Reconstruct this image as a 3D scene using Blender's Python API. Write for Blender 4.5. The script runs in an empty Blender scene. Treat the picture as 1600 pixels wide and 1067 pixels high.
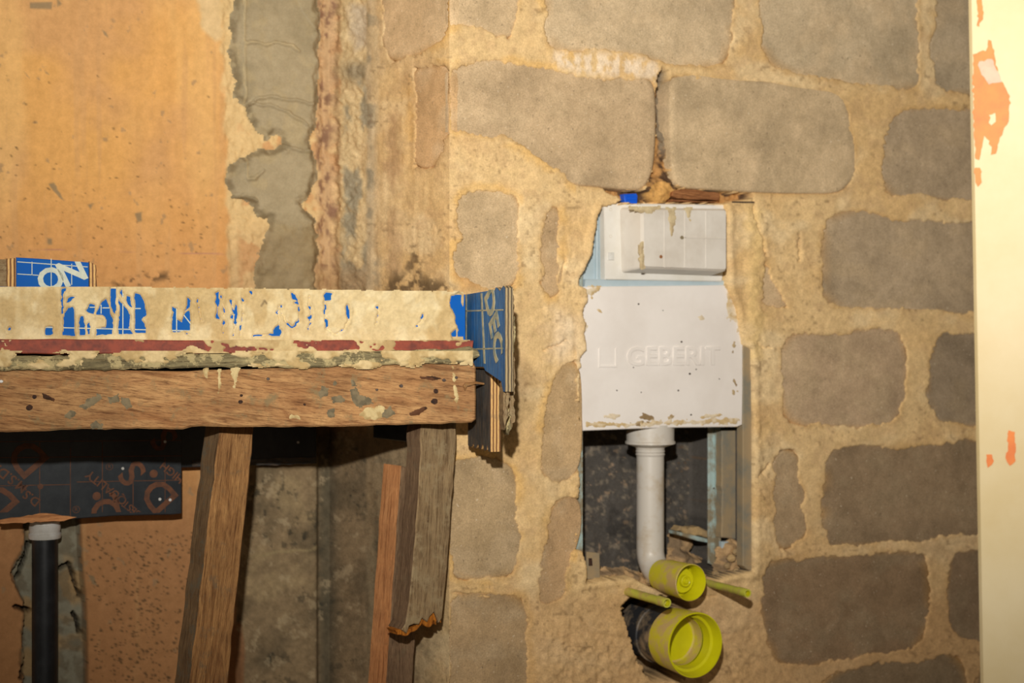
import bpy, math, random
import bmesh
import numpy as np
from mathutils import Vector, Matrix
random.seed(7)
# ------------------------------------------------------------------ camera, world, light
SC = bpy.context.scene
COL = SC.collection
CZ = 0.85                       # camera height above the floor
F = 1600 * 50 / 36.0
cd = bpy.data.cameras.new('camera'); cd.lens = 50; cd.sensor_width = 36
cd.dof.use_dof = True; cd.dof.focus_distance = 2.2; cd.dof.aperture_fstop = 4.5
cam = bpy.data.objects.new('camera', cd); COL.objects.link(cam)
cam.location = (0, 0, CZ); cam.rotation_euler = (math.pi/2, 0, 0); cd.clip_start = 0.02
SC.camera = cam
w = bpy.data.worlds.new('world'); SC.world = w; w.use_nodes = True
w.node_tree.nodes['Background'].inputs[0].default_value = (1.0, 0.80, 0.58, 1)
w.node_tree.nodes['Background'].inputs[1].default_value = 0.20
ld = bpy.data.lights.new('flash', 'SPOT'); ld.energy = 305; ld.color = (1.0, 0.95, 0.87)
ld.spot_size = math.radians(92); ld.spot_blend = 1.0; ld.shadow_soft_size = 0.022
lo = bpy.data.objects.new('flash', ld); COL.objects.link(lo)
lo.location = (-0.06, 0.0, CZ + 0.38)
_t = Vector((0.28, 2.5, CZ + 0.84)) - lo.location
lo.rotation_euler = _t.to_track_quat('-Z', 'Y').to_euler()
SC.view_settings.view_transform = 'Standard'; SC.view_settings.look = 'None'
SC.view_settings.exposure = 0.0; SC.view_settings.gamma = 1.0
SC.view_settings.use_curve_mapping = False

# ------------------------------------------------------------------ helpers
def lin(c):
    c = np.asarray(c, float) / 255.0
    return np.where(c <= .04045, c/12.92, ((c+.055)/1.055)**2.4)
def L4(c, k=1.0):
    return tuple(float(v)*k for v in lin(c)) + (1.0,)

class Plane:
    """vertical plane through (x0,y0) turned by a; off = metres out of the wall, towards the viewer"""
    def __init__(s, x0, y0, a):
        s.a = a; s.p = Vector((x0, y0, 0)); s.n = Vector((math.sin(a), -math.cos(a), 0)); s.t = Vector((math.cos(a), math.sin(a), 0))
    def W(s, px, py, off=0.0):
        d = Vector(((px-800)/F, 1, -(py-533.5)/F))
        k = (off + s.n.dot(s.p)) / s.n.dot(d)
        q = d*k; q.z += CZ
        return q
    def sz(s, px, py, off=0.0):
        q = s.W(px, py, off); return (s.t.dot(q - s.p), q.z)
    def P(s, u, z, off=0.0):
        q = s.p + s.t*u + s.n*off; return Vector((q.x, q.y, z))
    def WA(s, X, Y):            # numpy version at off 0
        dx = (X-800)/F; k = s.n.dot(s.p) / (s.n.x*dx + s.n.y)
        return dx*k, k, -(Y-533.5)/F*k + CZ
AR = math.atan(.53)
PR = Plane(0, 2.60, AR)
PL = Plane(0, 3.05, AR)                        # left wall, set back, parallel to the block wall
_a = PL.W(515, 533); _b = PR.W(702, 533)       # the return between them
PM = Plane(_a.x, _a.y, math.atan2(_b.y-_a.y, _b.x-_a.x))
PF = Plane((745-800)/F*2.42, 2.42, math.atan(.35))   # front of the formwork
FZ = 0.0

_nt = {}
def vnoise(x, y, s, seed=0):
    k = seed
    if k not in _nt: _nt[k] = np.random.RandomState(k*7+3).rand(256, 256)
    T = _nt[k]; x = np.asarray(x, float)/s; y = np.asarray(y, float)/s
    xi = np.floor(x).astype(int); yi = np.floor(y).astype(int); fx = x-xi; fy = y-yi
    fx = fx*fx*(3-2*fx); fy = fy*fy*(3-2*fy)
    a = T[xi & 255, yi & 255]; b = T[(xi+1) & 255, yi & 255]; c = T[xi & 255, (yi+1) & 255]; d = T[(xi+1) & 255, (yi+1) & 255]
    return (a*(1-fx)+b*fx)*(1-fy)+(c*(1-fx)+d*fx)*fy
def fbm(x, y, s, o=4, seed=0, g=.5):
    r = 0; a = 1; t = 0
    for i in range(o):
        r = r + a*vnoise(x+i*37.1, y+i*11.7, s, seed+i); t += a; a *= g; s *= .5
    return r/t
def sdf(poly, X, Y, m=60):
    P = np.array(poly, float); out = np.full(X.shape, 999.0)
    sel = (X > P[:, 0].min()-m) & (X < P[:, 0].max()+m) & (Y > P[:, 1].min()-m) & (Y < P[:, 1].max()+m)
    x = X[sel]; y = Y[sel]
    if x.size == 0: return out
    d = np.full(x.shape, 1e9); ins = np.zeros(x.shape, bool)
    for i in range(len(P)):
        ax, ay = P[i]; bx, by = P[(i+1) % len(P)]
        ex, ey = bx-ax, by-ay; t = np.clip(((x-ax)*ex+(y-ay)*ey)/(ex*ex+ey*ey+1e-9), 0, 1)
        d = np.minimum(d, np.hypot(x-ax-t*ex, y-ay-t*ey))
        if by != ay:
            c = ((ay > y) != (by > y)) & (x < (bx-ax)*(y-ay)/(by-ay)+ax); ins ^= c
    out[sel] = np.where(ins, -d, d); return out
def sline(pts, X, Y, m=30):
    P = np.array(pts, float); out = np.full(X.shape, 999.0)
    sel = (X > P[:, 0].min()-m) & (X < P[:, 0].max()+m) & (Y > P[:, 1].min()-m) & (Y < P[:, 1].max()+m)
    x = X[sel]; y = Y[sel]; d = np.full(x.shape, 1e9)
    for i in range(len(P)-1):
        ax, ay = P[i]; bx, by = P[i+1]; ex, ey = bx-ax, by-ay
        t = np.clip(((x-ax)*ex+(y-ay)*ey)/(ex*ex+ey*ey+1e-9), 0, 1)
        d = np.minimum(d, np.hypot(x-ax-t*ex, y-ay-t*ey))
    out[sel] = d; return out
def ss(a, b, x):
    t = np.clip((x-a)/(b-a), 0, 1); return t*t*(3-2*t)
def mix(c, d, m):
    return c*(1-m[..., None]) + np.asarray(d)*m[..., None]

# ------------------------------------------------------------------ materials
def new_mat(name):
    m = bpy.data.materials.new(name); m.use_nodes = True; nt = m.node_tree
    return m, nt, nt.nodes['Principled BSDF']
def N(nt, t, **kw):
    n = nt.nodes.new(t)
    for k, v in kw.items(): setattr(n, k, v)
    return n
def mixc(nt, f, a, b, mode='MIX'):
    n = N(nt, 'ShaderNodeMix', data_type='RGBA', blend_type=mode)
    for s, v in ((0, f), (6, a), (7, b)):
        if hasattr(v, 'links'): nt.links.new(v, n.inputs[s])
        else: n.inputs[s].default_value = v
    return n.outputs[2]
def ramp(nt, src, a, b, ca=(0, 0, 0, 1), cb=(1, 1, 1, 1)):
    r = N(nt, 'ShaderNodeValToRGB'); r.color_ramp.elements[0].position = a; r.color_ramp.elements[1].position = b
    r.color_ramp.elements[0].color = ca; r.color_ramp.elements[1].color = cb
    nt.links.new(src, r.inputs[0]); return r.outputs[0]
def noise(nt, vec, scale, detail=4, rough=.55):
    n = N(nt, 'ShaderNodeTexNoise'); n.inputs['Scale'].default_value = scale; n.inputs['Detail'].default_value = detail
    n.inputs['Roughness'].default_value = rough
    if vec is not None: nt.links.new(vec, n.inputs['Vector'])
    return n.outputs['Fac']
def pos(nt): return N(nt, 'ShaderNodeNewGeometry').outputs['Position']
def bump(nt, b, src, strength, dist):
    n = N(nt, 'ShaderNodeBump'); n.inputs['Strength'].default_value = strength; n.inputs['Distance'].default_value = dist
    nt.links.new(src, n.inputs['Height']); nt.links.new(n.outputs[0], b.inputs['Normal']); return n

def earthy(name, grain=.25, gs=350, bs=.5, bd=.0012, rough=.95, gain=(1, 1, 1), pits=False):
    """mineral surface: own colour in the attribute Col, sand grain from noise"""
    m, nt, b = new_mat(name)
    at = N(nt, 'ShaderNodeAttribute', attribute_name='Col').outputs['Color']
    p = pos(nt)
    n1 = noise(nt, p, gs, 3, .7); n2 = noise(nt, p, 60, 5, .65)
    c = mixc(nt, 1.0, at, ramp(nt, n1, .3, .7, tuple(v*(1-grain) for v in gain)+(1,), tuple(v*(1+grain*.6) for v in gain)+(1,)), 'MULTIPLY')
    c = mixc(nt, 1.0, c, ramp(nt, n2, .3, .7, (.88, .87, .85, 1), (1.07, 1.07, 1.08, 1)), 'MULTIPLY')
    if pits:
        n3 = noise(nt, p, 14, 6, .7); c = mixc(nt, 1.0, c, ramp(nt, n3, .3, .7, (.80, .79, .77, 1), (1.14, 1.13, 1.12, 1)), 'MULTIPLY')
        n4 = noise(nt, p, 170, 2, .5); c = mixc(nt, ramp(nt, n4, .68, .74, (0, 0, 0, 1), (.55,)*3+(1,)), c, L4((92, 78, 60)))
        n5 = noise(nt, p, 210, 2, .5); c = mixc(nt, ramp(nt, n5, .70, .76, (0, 0, 0, 1), (.6,)*3+(1,)), c, L4((236, 222, 196)))
    nt.links.new(c, b.inputs['Base Color']); b.inputs['Roughness'].default_value = rough
    b.inputs['Specular IOR Level'].default_value = .2
    ad = N(nt, 'ShaderNodeMath', operation='ADD'); nt.links.new(n1, ad.inputs[0]); nt.links.new(n2, ad.inputs[1])
    bump(nt, b, ad.outputs[0], bs, bd)
    return m
def plain(name, c1, c2=None, scale=30, rough=.5, bs=.2, bd=.001, metal=0, lo_=.4, hi=.65, spec=.5, sub=0):
    m, nt, b = new_mat(name); p = pos(nt)
    c1 = L4(c1); c2 = L4(c2) if c2 else c1
    n = noise(nt, p, scale, 6, .65)
    nt.links.new(ramp(nt, n, lo_, hi, c1, c2), b.inputs['Base Color'])
    b.inputs['Roughness'].default_value = rough; b.inputs['Metallic'].default_value = metal
    b.inputs['Specular IOR Level'].default_value = spec
    if bs: bump(nt, b, n, bs, bd)
    return m
def wood(name, ca, cb, cc, along=4, across=70, dirt=None, bs=.6, rough=.8, dlo=.52, dhi=.62):
    """UV in metres, u along the grain"""
    m, nt, b = new_mat(name)
    uv = N(nt, 'ShaderNodeUVMap').outputs['UV']
    mp = N(nt, 'ShaderNodeMapping'); mp.inputs['Scale'].default_value = (along, across, 1); nt.links.new(uv, mp.inputs[0])
    wv = N(nt, 'ShaderNodeMapping'); wv.inputs['Scale'].default_value = (5, 18, 1); nt.links.new(uv, wv.inputs[0])
    wn = N(nt, 'ShaderNodeTexNoise'); wn.inputs['Scale'].default_value = 1; nt.links.new(wv.outputs[0], wn.inputs[0])
    add = N(nt, 'ShaderNodeMix', data_type='VECTOR'); add.inputs[0].default_value = .0
    va = N(nt, 'ShaderNodeVectorMath', operation='MULTIPLY_ADD'); nt.links.new(wn.outputs['Color'], va.inputs[0]); va.inputs[1].default_value = (0, 9, 0)
    nt.links.new(mp.outputs[0], va.inputs[2])
    g = noise(nt, va.outputs[0], 1.0, 6, .7)
    fm = N(nt, 'ShaderNodeMapping'); fm.inputs['Scale'].default_value = (along*8, across*8, 1); nt.links.new(uv, fm.inputs[0])
    g2 = noise(nt, fm.outputs[0], 1.0, 4, .7)
    c = ramp(nt, g, .33, .66, L4(cb), L4(ca))
    c = mixc(nt, ramp(nt, g2, .50, .68, (0, 0, 0, 1), (.85,)*3+(1,)), c, L4(cc))
    n3 = noise(nt, uv, 9, 5, .7)
    c = mixc(nt, 1.0, c, ramp(nt, n3, .3, .7, (.66, .63, .62, 1), (1.16, 1.14, 1.1, 1)), 'MULTIPLY')
    sm = N(nt, 'ShaderNodeMapping'); sm.inputs['Scale'].default_value = (along*1.6, across*2.2, 1); sm.inputs['Location'].default_value = (3, 7, 0); nt.links.new(uv, sm.inputs[0])
    c = mixc(nt, 1.0, c, ramp(nt, noise(nt, sm.outputs[0], 1.0, 5, .75), .36, .50, (.52, .46, .42, 1), (1, 1, 1, 1)), 'MULTIPLY')
    if dirt:
        n4 = noise(nt, uv, 28, 6, .75)
        c = mixc(nt, ramp(nt, n4, dlo, dhi), c, L4(dirt))
    nt.links.new(c, b.inputs['Base Color']); b.inputs['Roughness'].default_value = rough
    b.inputs['Specular IOR Level'].default_value = .25
    ad = N(nt, 'ShaderNodeMath', operation='ADD'); nt.links.new(g, ad.inputs[0]); nt.links.new(g2, ad.inputs[1])
    bump(nt, b, ad.outputs[0], bs, .0018)
    return m
def ply_edge(name, ca=(222, 178, 112), cb=(120, 78, 45), n=1):
    """veneer layers: v across the thickness"""
    m, nt, b = new_mat(name)
    uv = N(nt, 'ShaderNodeUVMap').outputs['UV']
    wv = N(nt, 'ShaderNodeTexWave'); wv.bands_direction = 'Y'; wv.inputs['Scale'].default_value = 55*n; wv.inputs['Distortion'].default_value = 1.0
    wv.inputs['Detail'].default_value = 3; nt.links.new(uv, wv.inputs[0])
    c = ramp(nt, wv.outputs[1], .25, .6, L4(cb), L4(ca))
    c = mixc(nt, ramp(nt, noise(nt, pos(nt), 60, 5, .7), .5, .7, (0, 0, 0, 1), (.5,)*3+(1,)), c, L4((120, 100, 75)))
    nt.links.new(c, b.inputs['Base Color']); b.inputs['Roughness'].default_value = .8
    bump(nt, b, wv.outputs[1], .4, .001)
    return m
M = {}
M['mortar'] = earthy('mortar_and_plaster', .22, 330, .6, .0016, gain=(1.18, 1.17, 1.20))
M['block'] = earthy('sandcrete', .30, 420, .55, .0012, gain=(1.58, 1.50, 1.42), pits=True)
M['plaster'] = earthy('painted_plaster', .06, 300, .2, .0006, .85)
M['cement'] = earthy('trowelled_cement', .10, 300, .25, .0008, .9)
M['slurry'] = earthy('cement_slurry', .10, 250, .35, .0012, .75)
M['beam'] = wood('rough_plank', (208, 164, 112), (166, 118, 76), (104, 66, 44), 6, 55, (146, 124, 88), .8, dlo=.55, dhi=.66)
M['leg'] = wood('brown_prop_timber', (196, 150, 96), (150, 106, 64), (92, 60, 38), 5, 90, (128, 104, 76), .9, dlo=.56, dhi=.68)
M['legside'] = wood('brown_prop_side', (160, 132, 96), (128, 102, 74), (90, 70, 50), 5, 80, (120, 108, 88), .6)
M['orangewood'] = wood('fresh_sawn_side', (236, 172, 116), (216, 148, 94), (160, 98, 60), 5, 60, (150, 110, 75), .4, dlo=.6, dhi=.75)
M['greywood'] = wood('weathered_plank', (176, 152, 114), (140, 116, 84), (88, 66, 48), 5, 80, (160, 140, 106), .9, dlo=.5, dhi=.62)
M['purplewood'] = wood('weathered_plank_side', (156, 128, 98), (120, 94, 70), (72, 54, 42), 6, 100, (128, 110, 84), 1.0, dlo=.55, dhi=.7)
M['splinter'] = wood('torn_wood', (222, 142, 48), (176, 102, 28), (120, 64, 20), 12, 120, None, 1.0)
M['red'] = plain('red_oxide_timber', (150, 68, 46), (108, 50, 38), 60, .7, .4)
M['oldstrip'] = wood('weathered_strip', (176, 164, 122), (120, 110, 82), (66, 62, 50), 6, 90, (196, 178, 130), 1.0, dlo=.5, dhi=.55)
M['blue'] = plain('blue_film_ply', (2, 88, 178), (10, 92, 170), 25, .65, .1, .0005, spec=.15)
M['bluescuffed'] = wood('scuffed_blue_film', (30, 116, 196), (44, 108, 172), (130, 156, 170), 3, 60, (60, 100, 134), .3, .55, dlo=.55, dhi=.75)
M['print'] = plain('pale_print', (205, 210, 190), (180, 190, 180), 90, .6, 0)
M['printedge'] = plain('pale_worn_print', (196, 188, 150), (120, 140, 140), 60, .6, 0)
M['black'] = plain('black_film_ply', (30, 36, 42), (44, 50, 54), 40, .38, .15, .0005)
M['blackworn'] = wood('worn_black_film', (96, 98, 98), (66, 70, 74), (160, 132, 100), 4, 60, (70, 62, 54), .3, .5, dlo=.55, dhi=.72)
M['brownprint'] = plain('brown_print', (112, 66, 36), (82, 50, 32), 70, .6, 0)
M['plyedge'] = ply_edge('ply_edge')
M['plygrey'] = ply_edge('weathered_ply_edge', (170, 150, 112), (84, 72, 56))
M['foam'] = plain('white_foam', (238, 232, 226), (230, 223, 216), 8, .7, .1, .0005)
M['tankwhite'] = plain('white_plastic', (232, 230, 224), (222, 218, 208), 12, .45, .05)
M['cover'] = plain('milky_cover_plastic', (222, 216, 206), (208, 200, 188), 14, .35, .08)
M['tankblue'] = plain('pale_blue_tank_plastic', (180, 196, 204), (168, 186, 194), 12, .45, .1)
M['pipewhite'] = plain('dusty_white_pipe', (206, 200, 190), (186, 170, 146), 22, .4, .1, lo_=.5, hi=.72)
M['collarwhite'] = plain('white_pipe_collar', (226, 226, 222), (196, 194, 186), 25, .4, .05)
M['pipeblack'] = plain('black_drain_pipe', (24, 28, 32), (44, 48, 52), 30, .4, .1, lo_=.45, hi=.8)
M['soil'] = plain('dusty_black_soil_pipe', (42, 44, 48), (140, 122, 98), 22, .6, .3, lo_=.46, hi=.62)
M['yellow'] = plain('yellow_cap_plastic', (212, 208, 18), (202, 196, 20), 16, .35, .05)
M['yellowdust'] = plain('dusty_yellow_plastic', (204, 194, 44), (196, 168, 112), 24, .6, .25, lo_=.42, hi=.56)
M['rodcap'] = plain('yellow_green_sleeve', (196, 198, 74), (186, 160, 100), 40, .5, .2, lo_=.45, hi=.62)
M['galv'] = plain('galvanised_steel', (168, 190, 188), (140, 128, 104), 26, .5, .2, .0008, 0, .42, .58)
M['galvdust'] = plain('mortar_caked_steel', (158, 138, 106), (128, 124, 110), 24, .85, .5, .001)
M['bluetap'] = plain('bright_blue_plastic', (8, 88, 214), None, 10, .35, 0)
M['wedge'] = wood('reddish_offcut', (190, 134, 86), (140, 90, 56), (90, 50, 34), 8, 140, None, .8)
M['post'] = plain('cream_painted_jamb', (194, 178, 140), (184, 164, 118), 6, .55, .15, .001, lo_=.3, hi=.7)
M['chip'] = plain('orange_paint_chip', (206, 114, 36), (196, 100, 32), 30, .6, .2)
M['chipg'] = plain('grey_pink_chip', (176, 154, 130), (166, 136, 112), 40, .6, .2)
M['nail'] = plain('rusty_nail_head', (96, 84, 76), (70, 56, 48), 200, .5, .2, metal=.4)
M['hole'] = plain('dark_hole', (66, 40, 26), (36, 24, 18), 200, .9, .2)
M['splash'] = plain('cement_splash', (140, 126, 96), (118, 106, 84), 60, .9, .4)
M['splashlight'] = plain('pale_cement_splash', (214, 192, 140), (190, 166, 116), 60, .9, .4)
M['crack'] = plain('crack_dark', (40, 36, 32), None, 60, 1, 0)
M['floor'] = plain('dusty_floor', (120, 106, 86), (98, 86, 70), 6, .95, .4, .004)
M['ceil'] = plain('raw_ceiling', (170, 160, 140), (150, 140, 122), 5, .95, .3, .003)
M['debris'] = plain('dry_mortar_crumb', (190, 160, 112), (150, 128, 96), 50, .95, .6, .002)

# ------------------------------------------------------------------ object builders
def link(name, me, parent=None, mat=None):
    o = bpy.data.objects.new(name, me); COL.objects.link(o)
    if parent is not None: o.parent = parent
    return o
def finish(name, V, Fc, mats, parent=None, uv=None, fm=None, smooth=False, cols=None):
    """verts in world metres -> object whose origin is the middle of its base"""
    V = [Vector(v) for v in V]
    mn = [min(v[i] for v in V) for i in range(3)]; mx = [max(v[i] for v in V) for i in range(3)]
    c = Vector(((mn[0]+mx[0])/2, (mn[1]+mx[1])/2, mn[2]))
    me = bpy.data.meshes.new(name); me.from_pydata([tuple(v-c) for v in V], [], Fc)
    for m in (mats if isinstance(mats, (list, tuple)) else [mats]): me.materials.append(M[m])
    if fm:
        for p, k in zip(me.polygons, fm): p.material_index = k
    if uv:
        ul = me.uv_layers.new(name='UVMap')
        for p in me.polygons:
            for li in p.loop_indices: ul.data[li].uv = uv[p.index][li-p.loop_start]
    if smooth: me.polygons.foreach_set('use_smooth', [True]*len(me.polygons))
    if cols is not None:
        a = me.color_attributes.new('Col', 'FLOAT_COLOR', 'POINT')
        a.data.foreach_set('color', np.concatenate([cols, np.ones((len(cols), 1))], 1).astype(np.float32).ravel())
    me.update()
    o = link(name, me, parent); base = Vector((0, 0, 0)); q = parent
    while q is not None: base += q.location; q = q.parent
    o.location = c - base
    return o
def thing(name, loc, label, cat, group=None):
    o = bpy.data.objects.new(name, None); COL.objects.link(o); o.location = loc; o.empty_display_size = .05
    o['label'] = label; o['category'] = cat
    if group: o['group'] = group
    return o
def tag(o, label, cat, group=None):
    o['label'] = label; o['category'] = cat
    if group: o['group'] = group
    return o
def dens(pts, step, jit=0, seed=1, closed=True):
    rs = np.random.RandomState(seed); out = []; n = len(pts)
    for i in range(n if closed else n-1):
        a = np.array(pts[i], float); b = np.array(pts[(i+1) % n], float); k = max(1, int(np.hypot(*(b-a))/step))
        for j in range(k):
            q = a+(b-a)*j/k
            if jit and j: q = q + rs.randn(2)*jit
            out.append(tuple(q))
    return out
def slab(name, pts, plane, off, thick, mats, parent=None, bev=.0015, step=0, jit=0, seed=1, grain=None, sidemat=0, left=None, px=True, lin_off=None, right=None):
    """outline (photo px seen at distance off) extruded backwards along the wall normal, bevelled.
       grain: direction of the grain in the plane (u,z)"""
    if step: pts = dens(pts, step, jit, seed)
    q = [plane.sz(x, y, off) for x, y in pts] if px else list(pts)
    A = sum(q[i][0]*q[(i+1) % len(q)][1]-q[(i+1) % len(q)][0]*q[i][1] for i in range(len(q)))
    if A < 0: q = q[::-1]                                           # counter-clockwise seen from the room
    n = len(q); cx = sum(a for a, b in q)/n; cz = sum(b for a, b in q)/n
    ins = []
    for i in range(n):                                              # inward normals
        ax, az = q[i-1]; bx, bz = q[(i+1) % n]; dx, dz = bx-ax, bz-az; l = math.hypot(dx, dz)+1e-9
        ins.append((q[i][0]-dz/l*bev, q[i][1]+dx/l*bev))
    V = [plane.P(a, b, off-thick) for a, b in q]+[plane.P(a, b, off-bev) for a, b in q]+[plane.P(a, b, off) for a, b in ins]
    g = grain or (1, 0); gl = math.hypot(*g); g = (g[0]/gl, g[1]/gl)
    def uvp(a, b): return (a*g[0]+b*g[1], -a*g[1]+b*g[0])
    Fc = []; uv = []; fm = []
    Fc.append(list(range(2*n, 3*n))); uv.append([uvp(*ins[i]) for i in range(n)]); fm.append(0)
    per = 0
    for i in range(n):
        j = (i+1) % n
        dx, dz = q[j][0]-q[i][0], q[j][1]-q[i][1]; l = math.hypot(dx, dz)+1e-9
        along = abs(dx*g[0]+dz*g[1])/l > .7
        k = sidemat
        if left is not None and (-dz/l) < -.6 and False: k = left
        # outward normal = (dz,-dx)/l
        if left is not None and dz/l < -.6: k = left
        if right is not None and dz/l > .6: k = right
        ui = uvp(*q[i]); uj = uvp(*q[j])
        Fc.append([n+i, n+j, 2*n+j, 2*n+i]); fm.append(0)
        uv.append([ui, uj, uvp(*ins[j]), uvp(*ins[i])])
        Fc.append([i, j, n+j, n+i]); fm.append(k)
        if along: uv.append([(ui[0], 0), (uj[0], 0), (uj[0], thick), (ui[0], thick)])
        else: uv.append([(ui[1]*1.0, 0), (uj[1], 0), (uj[1], thick), (ui[1], thick)])
    Fc.append(list(range(n-1, -1, -1))); uv.append([uvp(*q[i]) for i in range(n-1, -1, -1)]); fm.append(sidemat)
    return finish(name, V, Fc, mats, parent, uv, fm)
def frame3(d):
    d = d.normalized(); u = Vector((0, 0, 1)) if abs(d.z) < .9 else Vector((1, 0, 0))
    a = d.cross(u).normalized(); b = a.cross(d).normalized(); return a, b
def lathe(name, p0, d, prof, mats, parent=None, n=48, fm=None, cap0=False, cap1=False):
    d = d.normalized(); a, b = frame3(d); V = []; Fc = []; k = []
    for t, r in prof:
        for i in range(n):
            th = 2*math.pi*i/n; V.append(p0+d*t+a*(r*math.cos(th))+b*(r*math.sin(th)))
    for j in range(len(prof)-1):
        for i in range(n):
            i2 = (i+1) % n; Fc.append([j*n+i, j*n+i2, (j+1)*n+i2, (j+1)*n+i]); k.append(fm[j] if fm else 0)
    if cap0: Fc.append(list(range(n-1, -1, -1))); k.append(k[0])
    if cap1: Fc.append([(len(prof)-1)*n+i for i in range(n)]); k.append(k[-2] if cap0 else k[-1])
    o = finish(name, V, Fc, mats, parent, None, k)
    o.data.polygons.foreach_set('use_smooth', [True]*len(o.data.polygons))
    try: o.data.set_sharp_from_angle(angle=math.radians(35))
    except Exception: pass
    return o
def sweep(name, path, rad, mat, parent=None, n=32):
    V = []; Fc = []; P = [Vector(p) for p in path]
    d0 = (P[1]-P[0]).normalized(); a, b = frame3(d0)
    for j, p in enumerate(P):
        d = ((P[min(j+1, len(P)-1)]-P[max(j-1, 0)])).normalized()
        a = (a-d*a.dot(d)).normalized(); b = d.cross(a)
        r = rad[j] if isinstance(rad, (list, tuple)) else rad
        for i in range(n):
            th = 2*math.pi*i/n; V.append(p+a*(r*math.cos(th))+b*(r*math.sin(th)))
    for j in range(len(P)-1):
        for i in range(n):
            i2 = (i+1) % n; Fc.append([j*n+i, j*n+i2, (j+1)*n+i2, (j+1)*n+i])
    Fc.append(list(range(n-1, -1, -1))); Fc.append([(len(P)-1)*n+i for i in range(n)])
    return finish(name, V, Fc, mat, parent, smooth=True)
def text(name, body, plane, px, py, off, size, rot, mat, parent, depth=.0004, bold=0.0, shear=0, inward=False, squash=1.0, clip=None):
    c = bpy.data.curves.new(name, 'FONT'); c.body = body; c.size = size; c.extrude = depth; c.offset = bold; c.align_x = 'CENTER'; c.align_y = 'CENTER'
    c.resolution_u = 3; c.shear = shear
    if inward: c.bevel_depth = inward; c.bevel_resolution = 1
    t = bpy.data.objects.new('tmp', c); COL.objects.link(t)
    dg = bpy.context.evaluated_depsgraph_get(); me = bpy.data.meshes.new_from_object(t.evaluated_get(dg))
    bpy.data.objects.remove(t); me.materials.clear(); me.materials.append(M[mat])
    p = plane.W(px, py, off)
    R = Matrix((plane.t, Vector((0, 0, 1)), plane.n)).transposed().to_4x4()
    me.transform(R @ Matrix.Rotation(math.radians(rot), 4, 'Z') @ Matrix.Diagonal((squash, 1, 1, 1)))
    if clip:
        bm_ = bmesh.new(); bm_.from_mesh(me)
        for (cx, cy), nv in (((clip[0], py), -plane.t), ((clip[1], py), plane.t), ((px, clip[2]), Vector((0, 0, 1))), ((px, clip[3]), Vector((0, 0, -1)))):
            g_ = bm_.verts[:]+bm_.edges[:]+bm_.faces[:]
            bmesh.ops.bisect_plane(bm_, geom=g_, plane_co=plane.W(cx, cy, off)-p, plane_no=nv, clear_outer=True)
        bm_.to_mesh(me); bm_.free()
    me.name = name
    o = link(name, me, parent); base = Vector((0, 0, 0)); q = parent
    while q is not None: base += q.location; q = q.parent
    o.location = p-base; return o
def grid_field(name, plane, xs, ys, hfun, cfun, mat, parent=None, keep=None, off=0.0):
    X, Y = np.meshgrid(xs, ys)
    H = hfun(X, Y); C = cfun(X, Y, H)
    if off:
        dx = (X-800)/F; k = (off+plane.n.dot(plane.p))/(plane.n.x*dx+plane.n.y); wx, wy, wz = dx*k, k, -(Y-533.5)/F*k+CZ
    else: wx, wy, wz = plane.WA(X, Y)
    wz = wz
    Vx = wx+plane.n.x*H; Vy = wy+plane.n.y*H
    V = np.stack([Vx, Vy, wz], -1).reshape(-1, 3)
    h, w_ = X.shape; idx = np.arange(h*w_).reshape(h, w_)
    q = np.stack([idx[:-1, :-1], idx[1:, :-1], idx[1:, 1:], idx[:-1, 1:]], -1).reshape(-1, 4)
    if keep is not None:
        K = keep(X, Y); kk = (K[:-1, :-1] | K[1:, :-1] | K[1:, 1:] | K[:-1, 1:]).ravel(); q = q[kk]
        used = np.unique(q); mp = np.full(h*w_, -1); mp[used] = np.arange(len(used)); q = mp[q]; V = V[used]; C = C.reshape(-1, 3)[used]
    else: C = C.reshape(-1, 3)
    c = np.array([(V[:, 0].min()+V[:, 0].max())/2, (V[:, 1].min()+V[:, 1].max())/2, V[:, 2].min()])
    me = bpy.data.meshes.new(name); me.vertices.add(len(V)); me.vertices.foreach_set('co', (V-c).astype(np.float32).ravel())
    me.loops.add(q.size); me.loops.foreach_set('vertex_index', q.astype(np.int32).ravel())
    me.polygons.add(len(q)); me.polygons.foreach_set('loop_start', np.arange(0, q.size, 4, dtype=np.int32))
    try: me.polygons.foreach_set('loop_total', np.full(len(q), 4, dtype=np.int32))
    except Exception: pass
    me.update(calc_edges=True); me.validate()
    me.polygons.foreach_set('use_smooth', [True]*len(me.polygons))
    a = me.color_attributes.new('Col', 'FLOAT_COLOR', 'POINT')
    a.data.foreach_set('color', np.concatenate([np.clip(C, 0, 1), np.ones((len(C), 1))], 1).astype(np.float32).ravel())
    me.materials.append(M[mat]); o = link(name, me, parent); base = Vector((0, 0, 0)); qq = parent
    while qq is not None: base += qq.location; qq = qq.parent
    o.location = Vector(c)-base; return o
def axis(lo_, a, b, hi, step, cstep=40):
    """fine between a and b, coarse outside"""
    l = list(np.arange(lo_, a, cstep)); m = list(np.arange(a, b, step)); r = list(np.arange(b, hi+1, cstep)); return np.array(l+m+r, float)

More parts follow.
